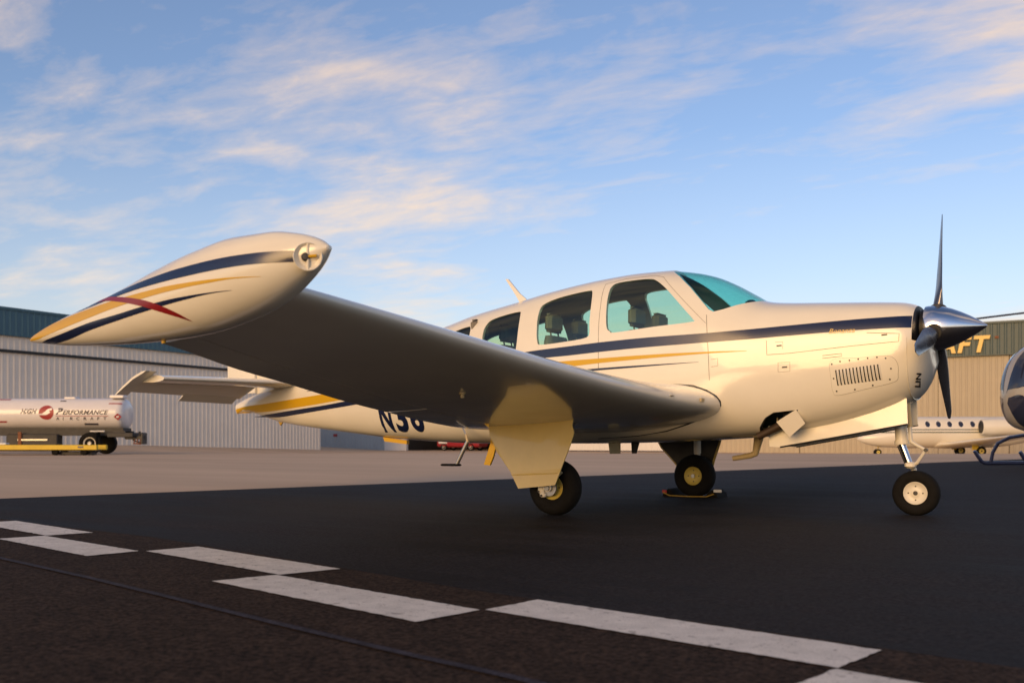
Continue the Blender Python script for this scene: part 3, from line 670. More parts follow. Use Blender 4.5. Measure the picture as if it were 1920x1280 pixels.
for s in (-1, 1):
    y0 = s*5.2
    tk = MB().loft([tring(x, y0) for x in TXS]).build('tip_tank', 'white_paint', ap, ang=60)
    for nm, a, b, m, lf in (('stripe', TNT, TNB, 'navy', .0015), ('stripe', TGT, TGB, 'gold', .0015), ('stripe', T2T, T2B, 'navy', .0015), ('stripe', TRT, TRB, 'maroon', .0028)):
        stripe(nm, a, b, m, tank_hw, y0, s, lf, 60, 4, tk)
    # recessed position light
    nx_, nz_ = 1.035, 1.305; h = tank_hw(nx_, nz_); c0 = Vector((nx_, y0+s*h, nz_)); nrm_ = Vector((.62, s*.78, .05)).normalized()
    MB().lathe([(-.02, .030), (-.004, .052), (.006, .058), (.010, .055), (.004, .050), (-.012, .028)], c0, nrm_, 32).build('light_bezel', 'white_paint', tk)
    MB().lathe([(-.014, 0), (-.012, .05), (-.006, .05), (-.008, .0)], c0, nrm_, 32).build('light_dish', 'rim_white', tk)
    MB().lathe([(-.01, .017), (.012, .017), (.017, .012), (.018, 0)], c0-Vector((.012, 0, 0)), nrm_, 20).build('light_bulb', 'dark_metal', tk)
    MB().box(tuple(c0+nrm_*.002), (.010, .010, .105), .002).build('light_bracket', 'rim_white', tk)
    MB().tube([c0+nrm_*.012-Vector((.02, 0, 0)), c0+nrm_*.010+Vector((.028, -s*.02, .004))], .006, 8).build('light_bracket', 'gold', tk)
    zt = K_T(-.02)
    MB().lathe([(-.01, .010), (.004, .010), (.006, .007), (.006, 0)], (.03, y0+s*.045, K_T(.03)-.012), (0, s*.3, .95), 12).build('vent_cap', 'dark_metal', tk)
    MB().lathe([(-.004, .011), (.012, .010), (.014, 0)], (.10, y0, K_B(.10)), (0, 0, -1), 12).build('drain', 'gold', tk)

# ---- tail
def surf(le0, te0, y0, le1, te1, y1, t, s, z0, z1, n=18, ny=10, c0=0.0, c1=1.0, vert=False, hinge=None, ang_=0.0):
    rings = []
    for i in range(ny+1):
        q = i/ny; le = le0+(le1-le0)*q; te = te0+(te1-te0)*q; y = y0+(y1-y0)*q; z = z0+(z1-z0)*q; c = te-le
        up = []; lo = []
        for j in range(n+1):
            k = j/n; xc = c0+(c1-c0)*(k if c0 > 0 else 1-math.cos(math.pi*k/2)); yt, _ = af(t, xc); x = le+c*xc; h_ = yt*abs(c)
            for L_, sg in ((up, 1), (lo, -1)):
                px, pz = x, sg*h_
                if hinge is not None:
                    hx = le+c*hinge; dx = px-hx; px, pz = hx+dx*math.cos(ang_)+pz*math.sin(ang_), dx*math.sin(ang_)*1.0+pz*math.cos(ang_)
                L_.append((px, pz))
        pts = up[::-1]+(lo[1:] if c0 == 0 else lo)
        rings.append([((p[0], p[1], y) if vert else (p[0], s*y, z+p[1])) for p in pts])
    return MB().loft(rings)
EA = R(29)
for s in (-1, 1):
    st = surf(-4.10, -5.02, .06, -4.34, -5.00, 1.72, .11, s, 1.230, 1.205, c1=.62).build('stabilizer', 'white_paint', ap, ang=40)
    surf(-4.10, -5.02, .17, -4.34, -5.00, 1.72, .11, s, 1.230, 1.205, c0=.635, n=10, hinge=.635, ang_=EA).build('elevator', 'white_paint', st, ang=40)
    # trim tab hangs below the elevator's inner half
    def te_(y):
        q = (y-.17)/1.55; le = -4.10-.24*q; te = -5.02+.02*q; c = te-le; hx = le+c*.635; z = 1.230-.025*q; dx = te-hx
        return hx+dx*math.cos(EA), z+dx*math.sin(EA)
    v = []
    for y in (.22, .98):
        x, z = te_(y); v += [(x+.03, s*y, z+.028), (x-.075, s*y, z-.055), (x-.075, s*y, z-.060), (x+.03, s*y, z+.012)]
    mesh('trim_tab', v, [(0, 1, 2, 3), (7, 6, 5, 4), (0, 4, 5, 1), (1, 5, 6, 2), (2, 6, 7, 3), (3, 7, 4, 0)], 'white_paint', st, smooth=False)
    # horn balance at the tip, raised because the elevator droops
    hp = [(-4.44, 1.275), (-4.50, 1.272), (-4.64, 1.222), (-4.80, 1.135), (-4.90, 1.070), (-4.925, 1.050), (-4.91, 1.048), (-4.80, 1.110), (-4.64, 1.196), (-4.47, 1.258)]
    MB().prism(hp, s*1.725, s*1.86, lambda a, c, d: (a, d, c)).build('horn_balance', 'white_paint', st, ang=50)
fn = MB()
rings = []
for i in range(13):
    q = i/12; z = 1.10+(2.58-1.10)*q; le = -3.35-1.28*min(1, q*1.0)+(-.0 if q > .2 else 0); te = -4.86-.06*q; c = te-le
    up = []; lo = []
    for j in range(17):
        k = 1-math.cos(math.pi*j/32); yt, _ = af(.10, k); x = le+c*k; hh = yt*abs(c)*(1 if q < .97 else .5); up.append((x, hh, z)); lo.append((x, -hh, z))
    rings.append(up[::-1]+lo[1:])
fin = MB().loft(rings).build('fin', 'white_paint', ap, ang=50)
rings = []
for i in range(9):
    q = i/8; z = 1.14+(2.56-1.14)*q; le = -4.865-.06*q; te = -5.36-.02*q
    rings.append([(le, .035*(1-.5*q), z), (te, .004, z), (te, -.004, z), (le, -.035*(1-.5*q), z)])
MB().loft(rings).build('rudder', 'white_paint', fin, ang=50)
mesh('tail_antenna', [(-4.47, -.05, .80), (-4.40, -.05, .79), (-4.435, -.05, .755), (-4.47, -.035, .80), (-4.40, -.035, .79), (-4.435, -.035, .755)], [(0, 2, 1), (3, 4, 5), (0, 1, 4, 3), (1, 2, 5, 4), (2, 0, 3, 5)], 'gold', ap, smooth=False)
# antennas, and two inner gear door plates under the belly
def blade_ant(pts, y, th_, name, m='white_paint'):
    MB().prism(pts, y-th_, y+th_, lambda a, c, d: (a, d, c)).build(name, m, ap, ang=50)
blade_ant([(-1.392, 2.172), (-1.360, 2.168), (-1.23, 2.02), (-1.085, 1.900), (-1.20, 1.885), (-1.27, 2.0)], 0, .011, 'antenna')
blade_ant([(-1.50, .56), (-1.43, .56), (-1.47, .42), (-1.51, .34), (-1.58, .345)], -.1, .012, 'antenna', 'gold')
blade_ant([(-2.89, .62), (-2.57, .585), (-2.57, .545), (-2.87, .575)], -.06, .02, 'antenna', 'gold')
blade_ant([(-.22, .60), (-.10, .60), (-.10, .465), (-.20, .462)], -.1, .010, 'antenna', 'tan_metal')  # inner gear door plate, built like a blade antenna
blade_ant([(-.06, .60), (.03, .60), (-.01, .465), (-.05, .465)], .05, .010, 'antenna', 'dark_metal')  # darker inner gear door plate beside it
# ---- landing gear
def wheel(c, R_, W_, rim_r, name, side, rimm, brake=False):
    w_ = MB()
    h = W_/2; b = R_-rim_r
    prof = [(-h*.62, rim_r*.98)]
    for k in range(13):
        t = math.pi*k/12; prof.append((-h*math.cos(t)*1.0 if True else 0, rim_r+b*(.30+.70*math.sin(t)**.62)))
    prof += [(h*.62, rim_r*.98)]
    # flat groove rings in the tread
    out = []
    for p in prof: out.append(p)
    ty = MB().lathe(out, (0, 0, 0), (0, 1, 0), 56, cap=False)
    # settle the tyre: flatten where it meets the ground
    zg = -c[2]
    ty.v = [(x, y*(1+.10*max(0, min(1, (zg+.05-z)/.05))) if z < zg+.05 else y, max(z, zg)) for x, y, z in ty.v]
    root = ty.build('wheel', 'rubber', ap, ang=50, loc=c)
    for sd in (-1, 1):
        fp = [(h*.50, 0), (h*.52, rim_r*.26), (h*.46, rim_r*.34), (h*.44, rim_r*.60), (h*.50, rim_r*.76), (h*.60, rim_r*.90), (h*.70, rim_r*1.0), (h*.66, rim_r*1.05), (h*.40, rim_r*1.02)]
        MB().lathe(fp, (0, 0, 0), (0, sd, 0), 40).build('rim', rimm, root, ang=30)
    for sd in (-1, 1):
        MB().lathe([(0, rim_r*.20), (h*.10, rim_r*.19), (h*.12, rim_r*.12), (h*.04, rim_r*.10), (h*.04, 0)], (0, sd*h*.55, 0), (0, sd, 0), 20).build('hub_cap', 'dark_metal', root)
        for k in range(4):
            a = math.pi/2*k+math.pi/4*0
            MB().lathe([(0, rim_r*.07), (h*.06, rim_r*.07), (h*.06, 0)], (math.cos(a)*rim_r*.62, sd*h*.42, math.sin(a)*rim_r*.62), (0, sd, 0), 8).build('bolt', 'dark_metal', root)
    return root
DOOR = [(-0.53, .703), (-0.30, .722), (0.0, .743), (0.218, .762), (0.245, .772), (0.228, .701), (0.248, .642), (0.218, .545), (0.151, .368), (0.111, .245), (-0.212, .211), (-0.302, .341), (-0.447, .502), (-0.514, .625)]
for s in (-1, 1):
    yw = s*1.46
    wl = wheel((0, yw, .2185), .2200, .165, .092, 'wheel', s, 'rim_gold')
    # strut on the outboard side of the wheel, brake and axle
    MB().tube([(-.02, s*1.565, .20), (-.015, s*1.560, .42), (-.01, s*1.556, .46)], [.030, .030, .034], 16).build('gear_strut', 'rim_white', ap)
    MB().tube([(-.01, s*1.555, .45), (0, s*1.535, .95)], .038, 16).build('gear_strut', 'rim_white', ap)
    MB().tube([(0, s*1.40, .2185), (0, s*1.605, .2185)], .020, 14).build('axle', 'steel', wl).location = (0, -yw, -.2185)
    bk = MB().lathe([(-.006, .02), (-.006, .064), (.006, .066), (.008, .055), (.012, .02)], (0, 0, 0), (0, 1, 0), 26).build('brake_disc', 'steel', wl, loc=(0, s*.098, 0))
    MB().box((-.062, s*.105, .005), (.055, .045, .105), .01).box((-.045, s*.112, -.055), (.05, .035, .04), .008).build('brake_caliper', 'rim_white', wl)
    for q in ((-.075, -.03), (-.075, .035), (-.05, -.06)):
        MB().lathe([(0, .008), (.01, .008), (.01, 0)], (q[0], s*.128, q[1]), (0, s, 0), 8).build('bolt', 'dark_metal', wl)
    MB().lathe([(0, .030), (.014, .030), (.018, .022), (.008, .018), (.008, 0)], (0, s*.112, 0), (0, s, 0), 20).build('axle_nut', 'rim_white', wl)
    MB().tube([(.07, s*1.56, .36), (.11, s*1.56, .335), (.06, s*1.55, .30)], .012, 8).build('torque_link', 'tan_metal', ap)
    MB().tube([(-.02, s*1.575, .55), (.25, s*1.35, .80)], .014, 8).build('gear_brace', 'steel', ap)
    fo = lambda a, c, d, s=s: (a, s*(d+ .05*max(0, (.45-c)/.25)-.02*max(0, (c-.5)/.25)), c)
    b = MB(); n = len(DOOR)
    b.prism(DOOR, 1.615, 1.624, fo)
    dr = b.build('gear_door', 'door_warm_lit', ap, smooth=False)
    ed = [fo(a, c, 1.6265) for a, c in ((-.285, .315), (-.1, .325), (.125, .335))]
    MB().tube([ed[0], ed[1], ed[2]], [.003, .007, .003], 8).build('door_bead', 'door_warm_lit', dr)
    MB().tube([fo(a, c, 1.62) for a, c in ((-.525, .705), (-.30, .724), (0.0, .745), (0.24, .770))], .008, 8).build('door_hinge', 'black', dr)
    cx_, cz_ = -.12, .52
    MB().prism([(cx_+(a-cx_)*.93, cz_+(c-cz_)*.93) for a, c in DOOR], 1.606, 1.613, fo).build('door_shade_plate', 'dark_metal', dr, smooth=False)  # added dark plate: shade on the inner door face put into its colour
# nose gear
nw = wheel((2.395, 0, .1755), .1765, .125, .086, 'wheel', -1, 'rim_white')
MB().tube([(2.27, 0, .98), (2.278, 0, .74), (2.290, 0, .555)], [.045, .046, .046], 20).build('nose_strut', 'rim_white', ap)
MB().lathe([(-.02, .047), (-.02, .054), (.012, .054), (.014, .03)], (2.289, 0, .565), (.07, 0, -1), 20).build('strut_collar', 'rim_white', ap)
MB().tube([(2.288, 0, .56), (2.345, 0, .40)], .026, 16).build('nose_piston', 'chrome', ap)
MB().tube([(2.262, 0, .54), (2.318, 0, .40)], .008, 8).build('brake_line', 'black', ap)
MB().box((2.352, 0.01, .392), (.075, .10, .05), .014).build('fork_crown', 'rim_white', ap)
MB().tube([(2.352, .05, .40), (2.36, .092, .36), (2.385, .094, .24), (2.395, .092, .1755)], [.022, .022, .020, .020], 12).build('fork_leg', 'rim_white', ap)
MB().tube([(2.395, -.03, .1755), (2.395, .10, .1755)], .014, 12).build('axle', 'steel', ap)
MB().tube([(2.335, -.03, .90), (2.354, -.03, .72), (2.356, -.03, .69)], .021, 12).build('nose_link', 'tan_metal', ap)
MB().tube([(2.352, -.03, .70), (2.361, -.03, .575), (2.40, -.03, .548), (2.469, -.03, .51)], [.015, .016, .013, .011], 10).build('torque_link', 'rim_white', ap)
MB().tube([(2.469, -.03, .51), (2.405, -.02, .41), (2.375, 0, .395)], [.011, .014, .016], 10).build('torque_link', 'rim_white', ap)
MB().lathe([(-.018, .014), (.018, .014)], (2.469, -.03, .51), (0, 1, 0), 12).build('link_pin', 'dark_metal', ap)
ND = [(1.30, .70), (1.311, .534), (1.406, .528), (1.90, .620), (2.372, .707), (2.362, .905), (2.2, .845), (1.9, .76), (1.6, .72)]
for s in (-1, 1):
    fo = lambda a, c, d, s=s: (a, s*(d+.06*(.85-c)), c)
    nd2 = MB().prism(ND, .205, .213, fo).build('nose_gear_door', 'white_paint', ap, smooth=False)
    MB().tube([fo(a, c, .214) for a, c in ((1.40, .529), (1.90, .619), (2.372, .706))], .007, 8).build('door_edge', 'black', nd2)
MB().box((1.36, 0, .66), (.012, .36, .22)).build('gear_well_lip', 'tan_metal', ap, smooth=False)
# cowl flap and exhaust
mesh('cowl_flap', [(1.419, -.40, .731), (1.586, -.44, .826), (1.654, -.42, .717), (1.517, -.38, .610), (1.425, -.385, .728), (1.590, -.425, .818), (1.650, -.405, .717), (1.520, -.365, .615)],
     [(0, 1, 2, 3), (7, 6, 5, 4), (0, 4, 5, 1), (1, 5, 6, 2), (2, 6, 7, 3), (3, 7, 4, 0)], 'white_paint', ap, smooth=False)
MB().tube([(1.62, -.27, .82), (1.45, -.29, .72), (1.24, -.30, .615)], [.04, .035, .03], 14).build('exhaust_pipe', 'exhaust', ap)
MB().tube([(1.10, .22, .70), (1.075, .22, .60), (1.045, .22, .47), (1.0, .22, .452), (.845, .22, .425)], [.042, .040, .030, .026, .022], 14).build('exhaust_pipe', 'tan_metal', ap)
# boarding step
MB().tube([(-1.60, -.47, .76), (-1.572, -.50, .73), (-1.495, -.54, .641)], .010, 8).build('step_bar', 'steel', ap)
MB().tube([(-1.495, -.54, .641), (-1.469, -.55, .567)], .012, 10).build('step_bar', 'tan_metal', ap)
st_ = MB().tube([(-1.469, -.55, .575), (-1.585, -.56, .362)], .019, 12).build('step_bar', 'steel', ap)
MB().box((-1.655, -.56, .352), (.19, .10, .022), .009).build('step_pad', 'rubber', ap)
# wing details: stall vane, leading edge vent, underside drain
for y, k, nm, m, d in ((-1.35, .0, 'stall_vane', 'steel', (.02, .05, .012)), (-.86, .0, 'air_vent', 'tan_metal', (.015, .07, .03))):
    MB().box((LEX(-y)+.004, y, LEZ(-y)+.01), d, .003).build(nm, m, ap)
yt, yc = af(TKR(3.05), .42)
le = Vector((LEX(3.05), LEZ(3.05))); te = Vector((TEX(3.05), TEZ(3.05))); c = te-le; q = le+c*.42
MB().lathe([(-.01, .022), (.006, .022), (.010, .014), (.03, .012), (.032, 0)], (q.x, -3.05, q.y+(yc-yt)*c.length), (0, 0, -1), 16).build('tie_down', 'tan_metal', ap)

# ---- cabin interior
def seat(x, y):
    b = MB()
    b.box((x+.02, y, 1.08), (.46, .44, .16), .05)
    rings = []
    for z, xo, wd, th_ in ((1.12, -.20, .44, .13), (1.30, -.225, .43, .13), (1.48, -.255, .40, .11), (1.54, -.262, .34, .09)):
        rings.append([(x+xo+th_/2*math.cos(t), y+wd/2*math.copysign(abs(math.sin(t))**.5, math.sin(t)), z) for t in (2*math.pi*k/16 for k in range(16))])
    b.loft(rings)
    o = b.build('seat', 'seat', ap)
    MB().box((x-.285, y, 1.665), (.075, .26, .17), .03).tube([(x-.27, y-.07, 1.52), (x-.285, y-.07, 1.6)], .008, 8).tube([(x-.27, y+.07, 1.52), (x-.285, y+.07, 1.6)], .008, 8).build('headrest', 'seat', o)
for x in (.42, -.42, -1.25):
    for y in (-.25, .25): seat(x, y)
MB().box((-.5, 0, .93), (3.0, .95, .05)).build('cabin_floor', 'cabin', ap)
rings = []
for x, zt, wd in ((1.28, 1.655, .28), (1.10, 1.665, .37), (.96, 1.658, .42), (.90, 1.61, .43)):
    rings.append([(x, -wd, 1.25), (x, wd, 1.25), (x, wd, zt-.03), (x, wd*.7, zt), (x, 0, zt+.012), (x, -wd*.7, zt), (x, -wd, zt-.03)])
MB().loft(rings).build('glareshield', 'black', ap, ang=20)
MB().box((1.12, -.12, 1.728), (.085, .085, .06), .018).tube([(1.12, -.12, 1.66), (1.12, -.12, 1.70)], .01, 8).build('compass', 'black', ap)
MB().tube([(.89, -.22, 1.42), (.74, -.22, 1.44)], .012, 8).box((.735, -.22, 1.45), (.02, .28, .03), .008).build('control_yoke', 'black', ap)

# ------------------------------------------------------------------ wheel chocks on the far main wheel
ck = tag(empty('wheel_chocks', (0, 1.46, 0)), 'pair of dark wheel chocks joined by yellow rope at the far main wheel', 'wheel chocks')
for sx in (-1, 1):
    pf = [(.155, .004), (.30, .004), (.285, .05), (.235, .085), (.20, .06)]
    MB().prism([(sx*a, b) for a, b in pf], -.14, .14, lambda a, c, d: (a, d, c)).build('chock', 'rubber', ck, smooth=False)
MB().tube([(.27, -.17, .045), (.20, -.19, .018), (0, -.20, .014), (-.20, -.19, .018), (-.28, -.17, .045)], .006, 8).build('rope', 'yellow_rope', ck)
MB().box((-.275, -.148, .055), (.05, .012, .035), .004).build('end_tag', 'red', ck)
MB().box((.30, -.148, .075), (.085, .02, .03), .006).build('end_tag', 'white', ck)
# ------------------------------------------------------------------ fuel truck (its own frame: x along the tank to the rear, y away from the viewer)
def urot(name, u, v, z, rz, label, cat, group=None):
    o = empty(name, uv(u, v, z), TH+rz); return tag(o, label, cat, group)
ft = urot('fuel_truck', -16.56, 42.0, 0.0, 0.0, 'white fuel tanker truck with red logo and company lettering by the long hangar', 'truck')
TR_Z, TR_A, TR_B = 1.735, 0.78, 0.675       # tank centre height, half width, half height
def trc(x, k, n=40): return [(x, TR_A*k*math.cos(t), TR_Z+TR_B*k*math.sin(t)) for t in (2*math.pi*j/n for j in range(n))]
ends = [(-.0, .30), (-.02, .62), (-.06, .80), (-.13, .92), (-.22, .985), (-.32, 1.0)]
tank = MB().loft([trc(x, k) for x, k in ends]+[trc(-2.2, 1), trc(-4.3, 1)]+[trc(-6.5-x, k) for x, k in ends[::-1]]).build('tank', 'truck_white', ft, ang=30)
def tk(x, z, lift=.006):
    q = max(-1, min(1, (z-TR_Z)/TR_B)); return (x, -TR_A*math.sqrt(1-q*q)-lift, z)
PXM = 1818.3/41.22
def tx(px): return (px-960)/PXM+16.56
def tz(py): return CAM[2]+(825.9-py)/PXM
def tank_text(body, px0, px1, py0, py1, m, **k):
    a, f = fit_text(body, tx(px1)-tx(px0), tz(py0)-tz(py1), **k)
    mesh('lettering', [tk(tx(px0)+p[0], tz(py1)+p[1]) for p in a], f, m, tank, smooth=False)
tank_text('HIGH', 38, 69, 766, 775.5, 'print_dark', shear=.35, offset=.028)
tank_text('P', 104, 118, 764.5, 777, 'print_dark', shear=.3, offset=.04)
tank_text('ERFORMANCE', 117, 203, 768.5, 777, 'print_dark', shear=.3, offset=.028)
for i, ch in enumerate('AIRCRAFT'): tank_text(ch, 104+i*12.8, 104+i*12.8+(2 if ch == 'I' else 6), 781.5, 787, 'print_dark', shear=.2, offset=.02)
def tank_poly(poly, m, name, lift=.006):
    q = [tk(tx(a), tz(b), lift) for a, b in poly]; mesh(name, q, [tuple(range(len(q)))], m, tank, smooth=False)
tank_poly([(104, 779.2), (203, 779.2), (203, 780.2), (104, 780.2)], 'print_red', 'lettering_rule')
# round logo: disc with a pale swoosh
cx, cy, rr = 86.5, 773, 14.2
n = 28
v = [tk(tx(cx), tz(cy))]+[tk(tx(cx+rr*k_*math.cos(t)), tz(cy+rr*.95*k_*math.sin(t))) for k_ in (.5, 1) for t in (2*math.pi*j/n for j in range(n))]
mesh('logo', v, [(0, 1+j, 1+(j+1) % n) for j in range(n)]+[(1+j, 1+n+j, 1+n+(j+1) % n, 1+(j+1) % n) for j in range(n)], 'print_red', tank, smooth=False)
for a, b in zip([(72, 776.5), (80, 776), (86, 772), (91, 766), (96, 764.5), (97, 766), (95, 769), (93, 774), (90, 777)][:-1], [(1, 1)]*8): pass
sw_t = [(72.5, 775.5), (79, 775), (84, 771.5), (89, 766.5), (96, 764)]; sw_b = [(72.5, 777.5), (80, 778), (87, 777.5), (93, 774), (97.5, 766)]
v = [tk(tx(a), tz(b), .012) for a, b in sw_t]+[tk(tx(a), tz(b), .012) for a, b in sw_b]
mesh('logo_swoosh', v, [(i, i+1, 6+i, 5+i) for i in range(4)], 'truck_white', tank, smooth=False)
tank_poly([(220.5, 774.5), (228, 781), (220.5, 787.5), (213, 781)], 'print_red', 'hazard_diamond', .02)
tank_poly([(218, 780), (223, 779), (223, 782), (218, 783)], 'truck_white', 'hazard_mark', .026)
tank_poly([(155, 793), (181, 793), (181, 796.5), (155, 796.5)], 'print_dark', 'warning_strip')
tank_poly([(107, 750), (118, 750), (118, 752), (107, 752)], 'print_dark', 'warning_strip')
tank_poly([(-40, 747), (11, 747), (11, 749.5), (-40, 749.5)], 'print_red', 'tank_stripe'); tank_poly([(-40, 789), (12, 789), (9, 792), (-40, 792)], 'print_red', 'tank_stripe')
tank_poly([(201, 755), (226, 755), (226, 757), (201, 757)], 'print_red', 'tank_stripe')
MB().box((tx(213), -.25, 2.47), (.62, .5, .14), .03).build('roof_rail', 'truck_white', ft)
MB().box((tx(120), 0, 2.42), (.5, .5, .10), .03).build('manhole', 'truck_white', ft)
MB().box((-3.3, -.45, .90), (6.6, .12, .20)).build('chassis_rail', 'truck_dark', ft, smooth=False); MB().box((-3.3, .45, .90), (6.6, .12, .20)).build('chassis_rail', 'truck_dark', ft, smooth=False)
MB().box((-2.9, 0, 1.06), (5.6, .9, .14)).build('tank_cradle', 'truck_dark', ft, smooth=False)
MB().box((-3.9, -.45, .62), (2.2, .5, .5), .04).build('pump_cabinet', 'truck_dark', ft)
MB().box((tx(36), -.72, .58), (.16, .08, .75), .02).build('side_post', 'rust', ft)
MB().box((tx(60), -.7, .62), (1.3, .1, .10), .02).build('side_rail', 'steel', ft)
MB().box((tx(183), -.80, .985), (.62, .06, .05), .01).build('light_bar', 'white', ft)
MB().box((tx(226), -.3, .83), (1.1, 1.1, .20), .02).build('rear_frame', 'truck_dark', ft)
MB().box((tx(250), -.55, .72), (.9, .12, .16), .02).tube([(tx(258), -.55, .72), (tx(258), -.55, .98)], .05, 8).build('hitch_beam', 'dark_metal', ft)
MB().box((tx(266), -.55, .68), (.10, .5, .50), .03).tube([(tx(245), -.55, .62), (tx(263), -.55, .46)], .035, 8).build('rear_bumper', 'dark_metal', ft)
for k in range(3): MB().tube([(tx(250)+k*.12, -.6, .66), (tx(248)+k*.13, -.62, .46)], .022, 8).build('hose', 'rust', ft)
MB().tube([(tx(247), -.6, .47), (tx(262), -.62, .44)], .03, 8).build('hose', 'rust', ft)
def truck_wheel(x, y, root, R_=.47, W_=.28, s=-1):
    h = W_/2
    w_ = MB().lathe([(-h*.7, R_*.55), (-h, R_*.66), (-h, R_*.88), (-h*.8, R_*.98), (-h*.4, R_), (h*.4, R_), (h*.8, R_*.98), (h, R_*.88), (h, R_*.66), (h*.7, R_*.55)], (0, 0, 0), (0, 1, 0), 36).build('wheel', 'rubber', root, loc=(x, y, R_))
    MB().lathe([(0, 0), (-.02, R_*.16), (.06, R_*.2), (.10, R_*.30), (.03, R_*.46), (0, R_*.56), (.03, R_*.57), (.2, R_*.5)] if s < 0 else [(0, 0), (.02, R_*.16), (-.06, R_*.2), (-.10, R_*.3), (-.03, R_*.46), (0, R_*.56), (-.2, R_*.5)], (0, s*h*.9, 0), (0, 1, 0), 28).build('rim', 'rim_white', w_)
for y in (-.78, .78): truck_wheel(tx(170), y, ft, s=(-1 if y < 0 else 1))
for y in (-.80, .80): truck_wheel(-8.4, y, ft, s=(-1 if y < 0 else 1))
MB().box((tx(184), -.78, .62), (.03, .42, .66), .01).build('mud_flap', 'rubber', ft)
MB().box((-5.0, 0, .88), (7.6, .8, .12)).build('chassis_cross', 'truck_dark', ft, smooth=False)
rings = []
for x, zt in ((-7.0, 2.45), (-7.2, 2.55), (-8.3, 2.5), (-8.75, 1.75), (-9.4, 1.65), (-9.5, .7)):
    rings.append([(x, -1.05, .6), (x, 1.05, .6), (x, 1.05, zt-.2), (x, .9, zt), (x, -.9, zt), (x, -1.05, zt-.2)])
MB().loft(rings).build('cab', 'truck_white', ft, ang=25)
mesh('side_window', [(-7.45, -1.056, 1.65), (-7.45, -1.056, 2.2), (-8.2, -1.056, 2.2), (-8.55, -1.056, 1.65)], [(0, 1, 2, 3)], 'heli_glass', ft, smooth=False)

# ------------------------------------------------------------------ yellow equipment trailer
yt_ = urot('equipment_trailer', -17.6, 38.6, 0.0, 0.0, 'low yellow steel beam trailer in front of the fuel truck', 'trailer')
MB().box((-1.9, 0, .315), (6.0, .16, .20), .015).build('beam', 'safety_yellow', yt_)
MB().box((-1.9, .9, .315), (6.0, .16, .20), .015).build('beam', 'safety_yellow', yt_)
MB().box((-1.9, .45, .20), (5.6, .8, .06), .01).build('deck', 'truck_dark', yt_)
MB().box((.46, -.085, .33), (.22, .012, .07), .003).build('reflector', 'navy', yt_)
for x in (.55, -.6, -3.6):
    for y in (.06, .84):
        MB().lathe([(-.07, .05), (-.08, .11), (-.05, .14), (.05, .14), (.08, .11), (.07, .05)], (x, y, .14), (0, 1, 0), 20).build('wheel', 'rubber', yt_)
MB().box((0, .42, .08), (1.6, .5, .12), .02).build('skid', 'truck_dark', yt_)
MB().box((-2.75, .2, .455), (.35, .3, .08), .02).build('lid', 'white', yt_)

# ------------------------------------------------------------------ red service vehicle in the open bay
p_ = row(878)
rv = tag(empty('service_vehicle', uv(p_.x-.6, p_.y+1.6, GZ), TH-0.52), 'low red service vehicle parked in the open grey hangar bay', 'vehicle')
MB().box((0, 0, .62), (4.4, 1.7, .62), .12).build('body', 'fire_red', rv)
rings = [[(x, -.75, .9), (x, .75, .9), (x+d_, .65, 1.55), (x+d_, -.65, 1.55)] for x, d_ in ((-.9, .25), (.9, -.35))]
MB().loft(rings).build('cabin', 'heli_glass', rv, ang=20)
MB().box((-1.5, -.86, .78), (.9, .03, .30), .01).build('side_panel', 'white', rv)
for x in (-1.4, 1.4):
    for y in (-.75, .75): truck_wheel(x, y, rv, .34, .22, -1 if y < 0 else 1)

# ------------------------------------------------------------------ business jet (x towards its tail, y away)
jt = urot('business_jet', 19.55, 55.0, -0.255, R(-4), 'cream business jet with round windows and dark cheatlines parked by the sign hangar', 'jet')
J = 1818.3/55
def jz(py): return CAM[2]+(825.9-py)/J+.255
zc_j = (jz(781)+jz(839))/2; rj = (jz(781)-jz(839))/2
JP = pchip([0, .15, .5, 1.1, 1.9, 2.8, 3.6, 6.5, 8.2, 10.0, 12.0, 13.0], [.02, .16, .36, .55, .74, .96, 1.0, 1.0, .95, .72, .30, .06])
JC = pchip([0, 1.1, 2.8, 3.6, 7.0, 10, 13.0], [-.42, -.36, -.08, 0, 0, .28, .62])
rings = []
for x in list(np.linspace(0, 3.6, 26))+list(np.linspace(3.9, 13, 30)):
    k = JP(x)*rj; c = zc_j+JC(x)*rj
    rings.append([(x, k*1.0*math.cos(t), c+k*math.sin(t)) for t in (2*math.pi*j/36 for j in range(36))])
jb = MB().loft(rings).build('fuselage', 'jet_white', jt, ang=50)
def jside(x, z, lift=.008):
    k = JP(x)*rj; c = zc_j+JC(x)*rj; q = max(-.99, min(.99, (z-c)/k)); return (x, -k*math.sqrt(1-q*q)-lift, z)
def jx(px): return (px-1604)/J*1.0
for px in (1724.5, 1744, 1764, 1784, 1805):
    x0, z0 = jx(px), jz(795.5)
    v = [jside(x0, z0)]+[jside(x0+.13*math.cos(t), z0+.165*math.sin(t)) for t in (2*math.pi*j/16 for j in range(16))]
    fr_ = [jside(x0+.165*math.cos(t), z0+.20*math.sin(t), .004) for t in (2*math.pi*j/16 for j in range(16))]
    wd = mesh('window', v, [(0, 1+j, 1+(j+1) % 16) for j in range(16)], 'heli_glass', jt, smooth=False)
    mesh('window_frame', fr_, [tuple(range(16))], 'white', wd, smooth=False)
v = [jside(1.75+.0, zc_j+.18), jside(2.75, zc_j+.28), jside(2.75, zc_j+.62), jside(2.45, zc_j+.62), jside(1.95, zc_j+.36)]
mesh('cockpit_window', v, [(0, 1, 2, 3, 4)], 'heli_glass', jt, smooth=False)
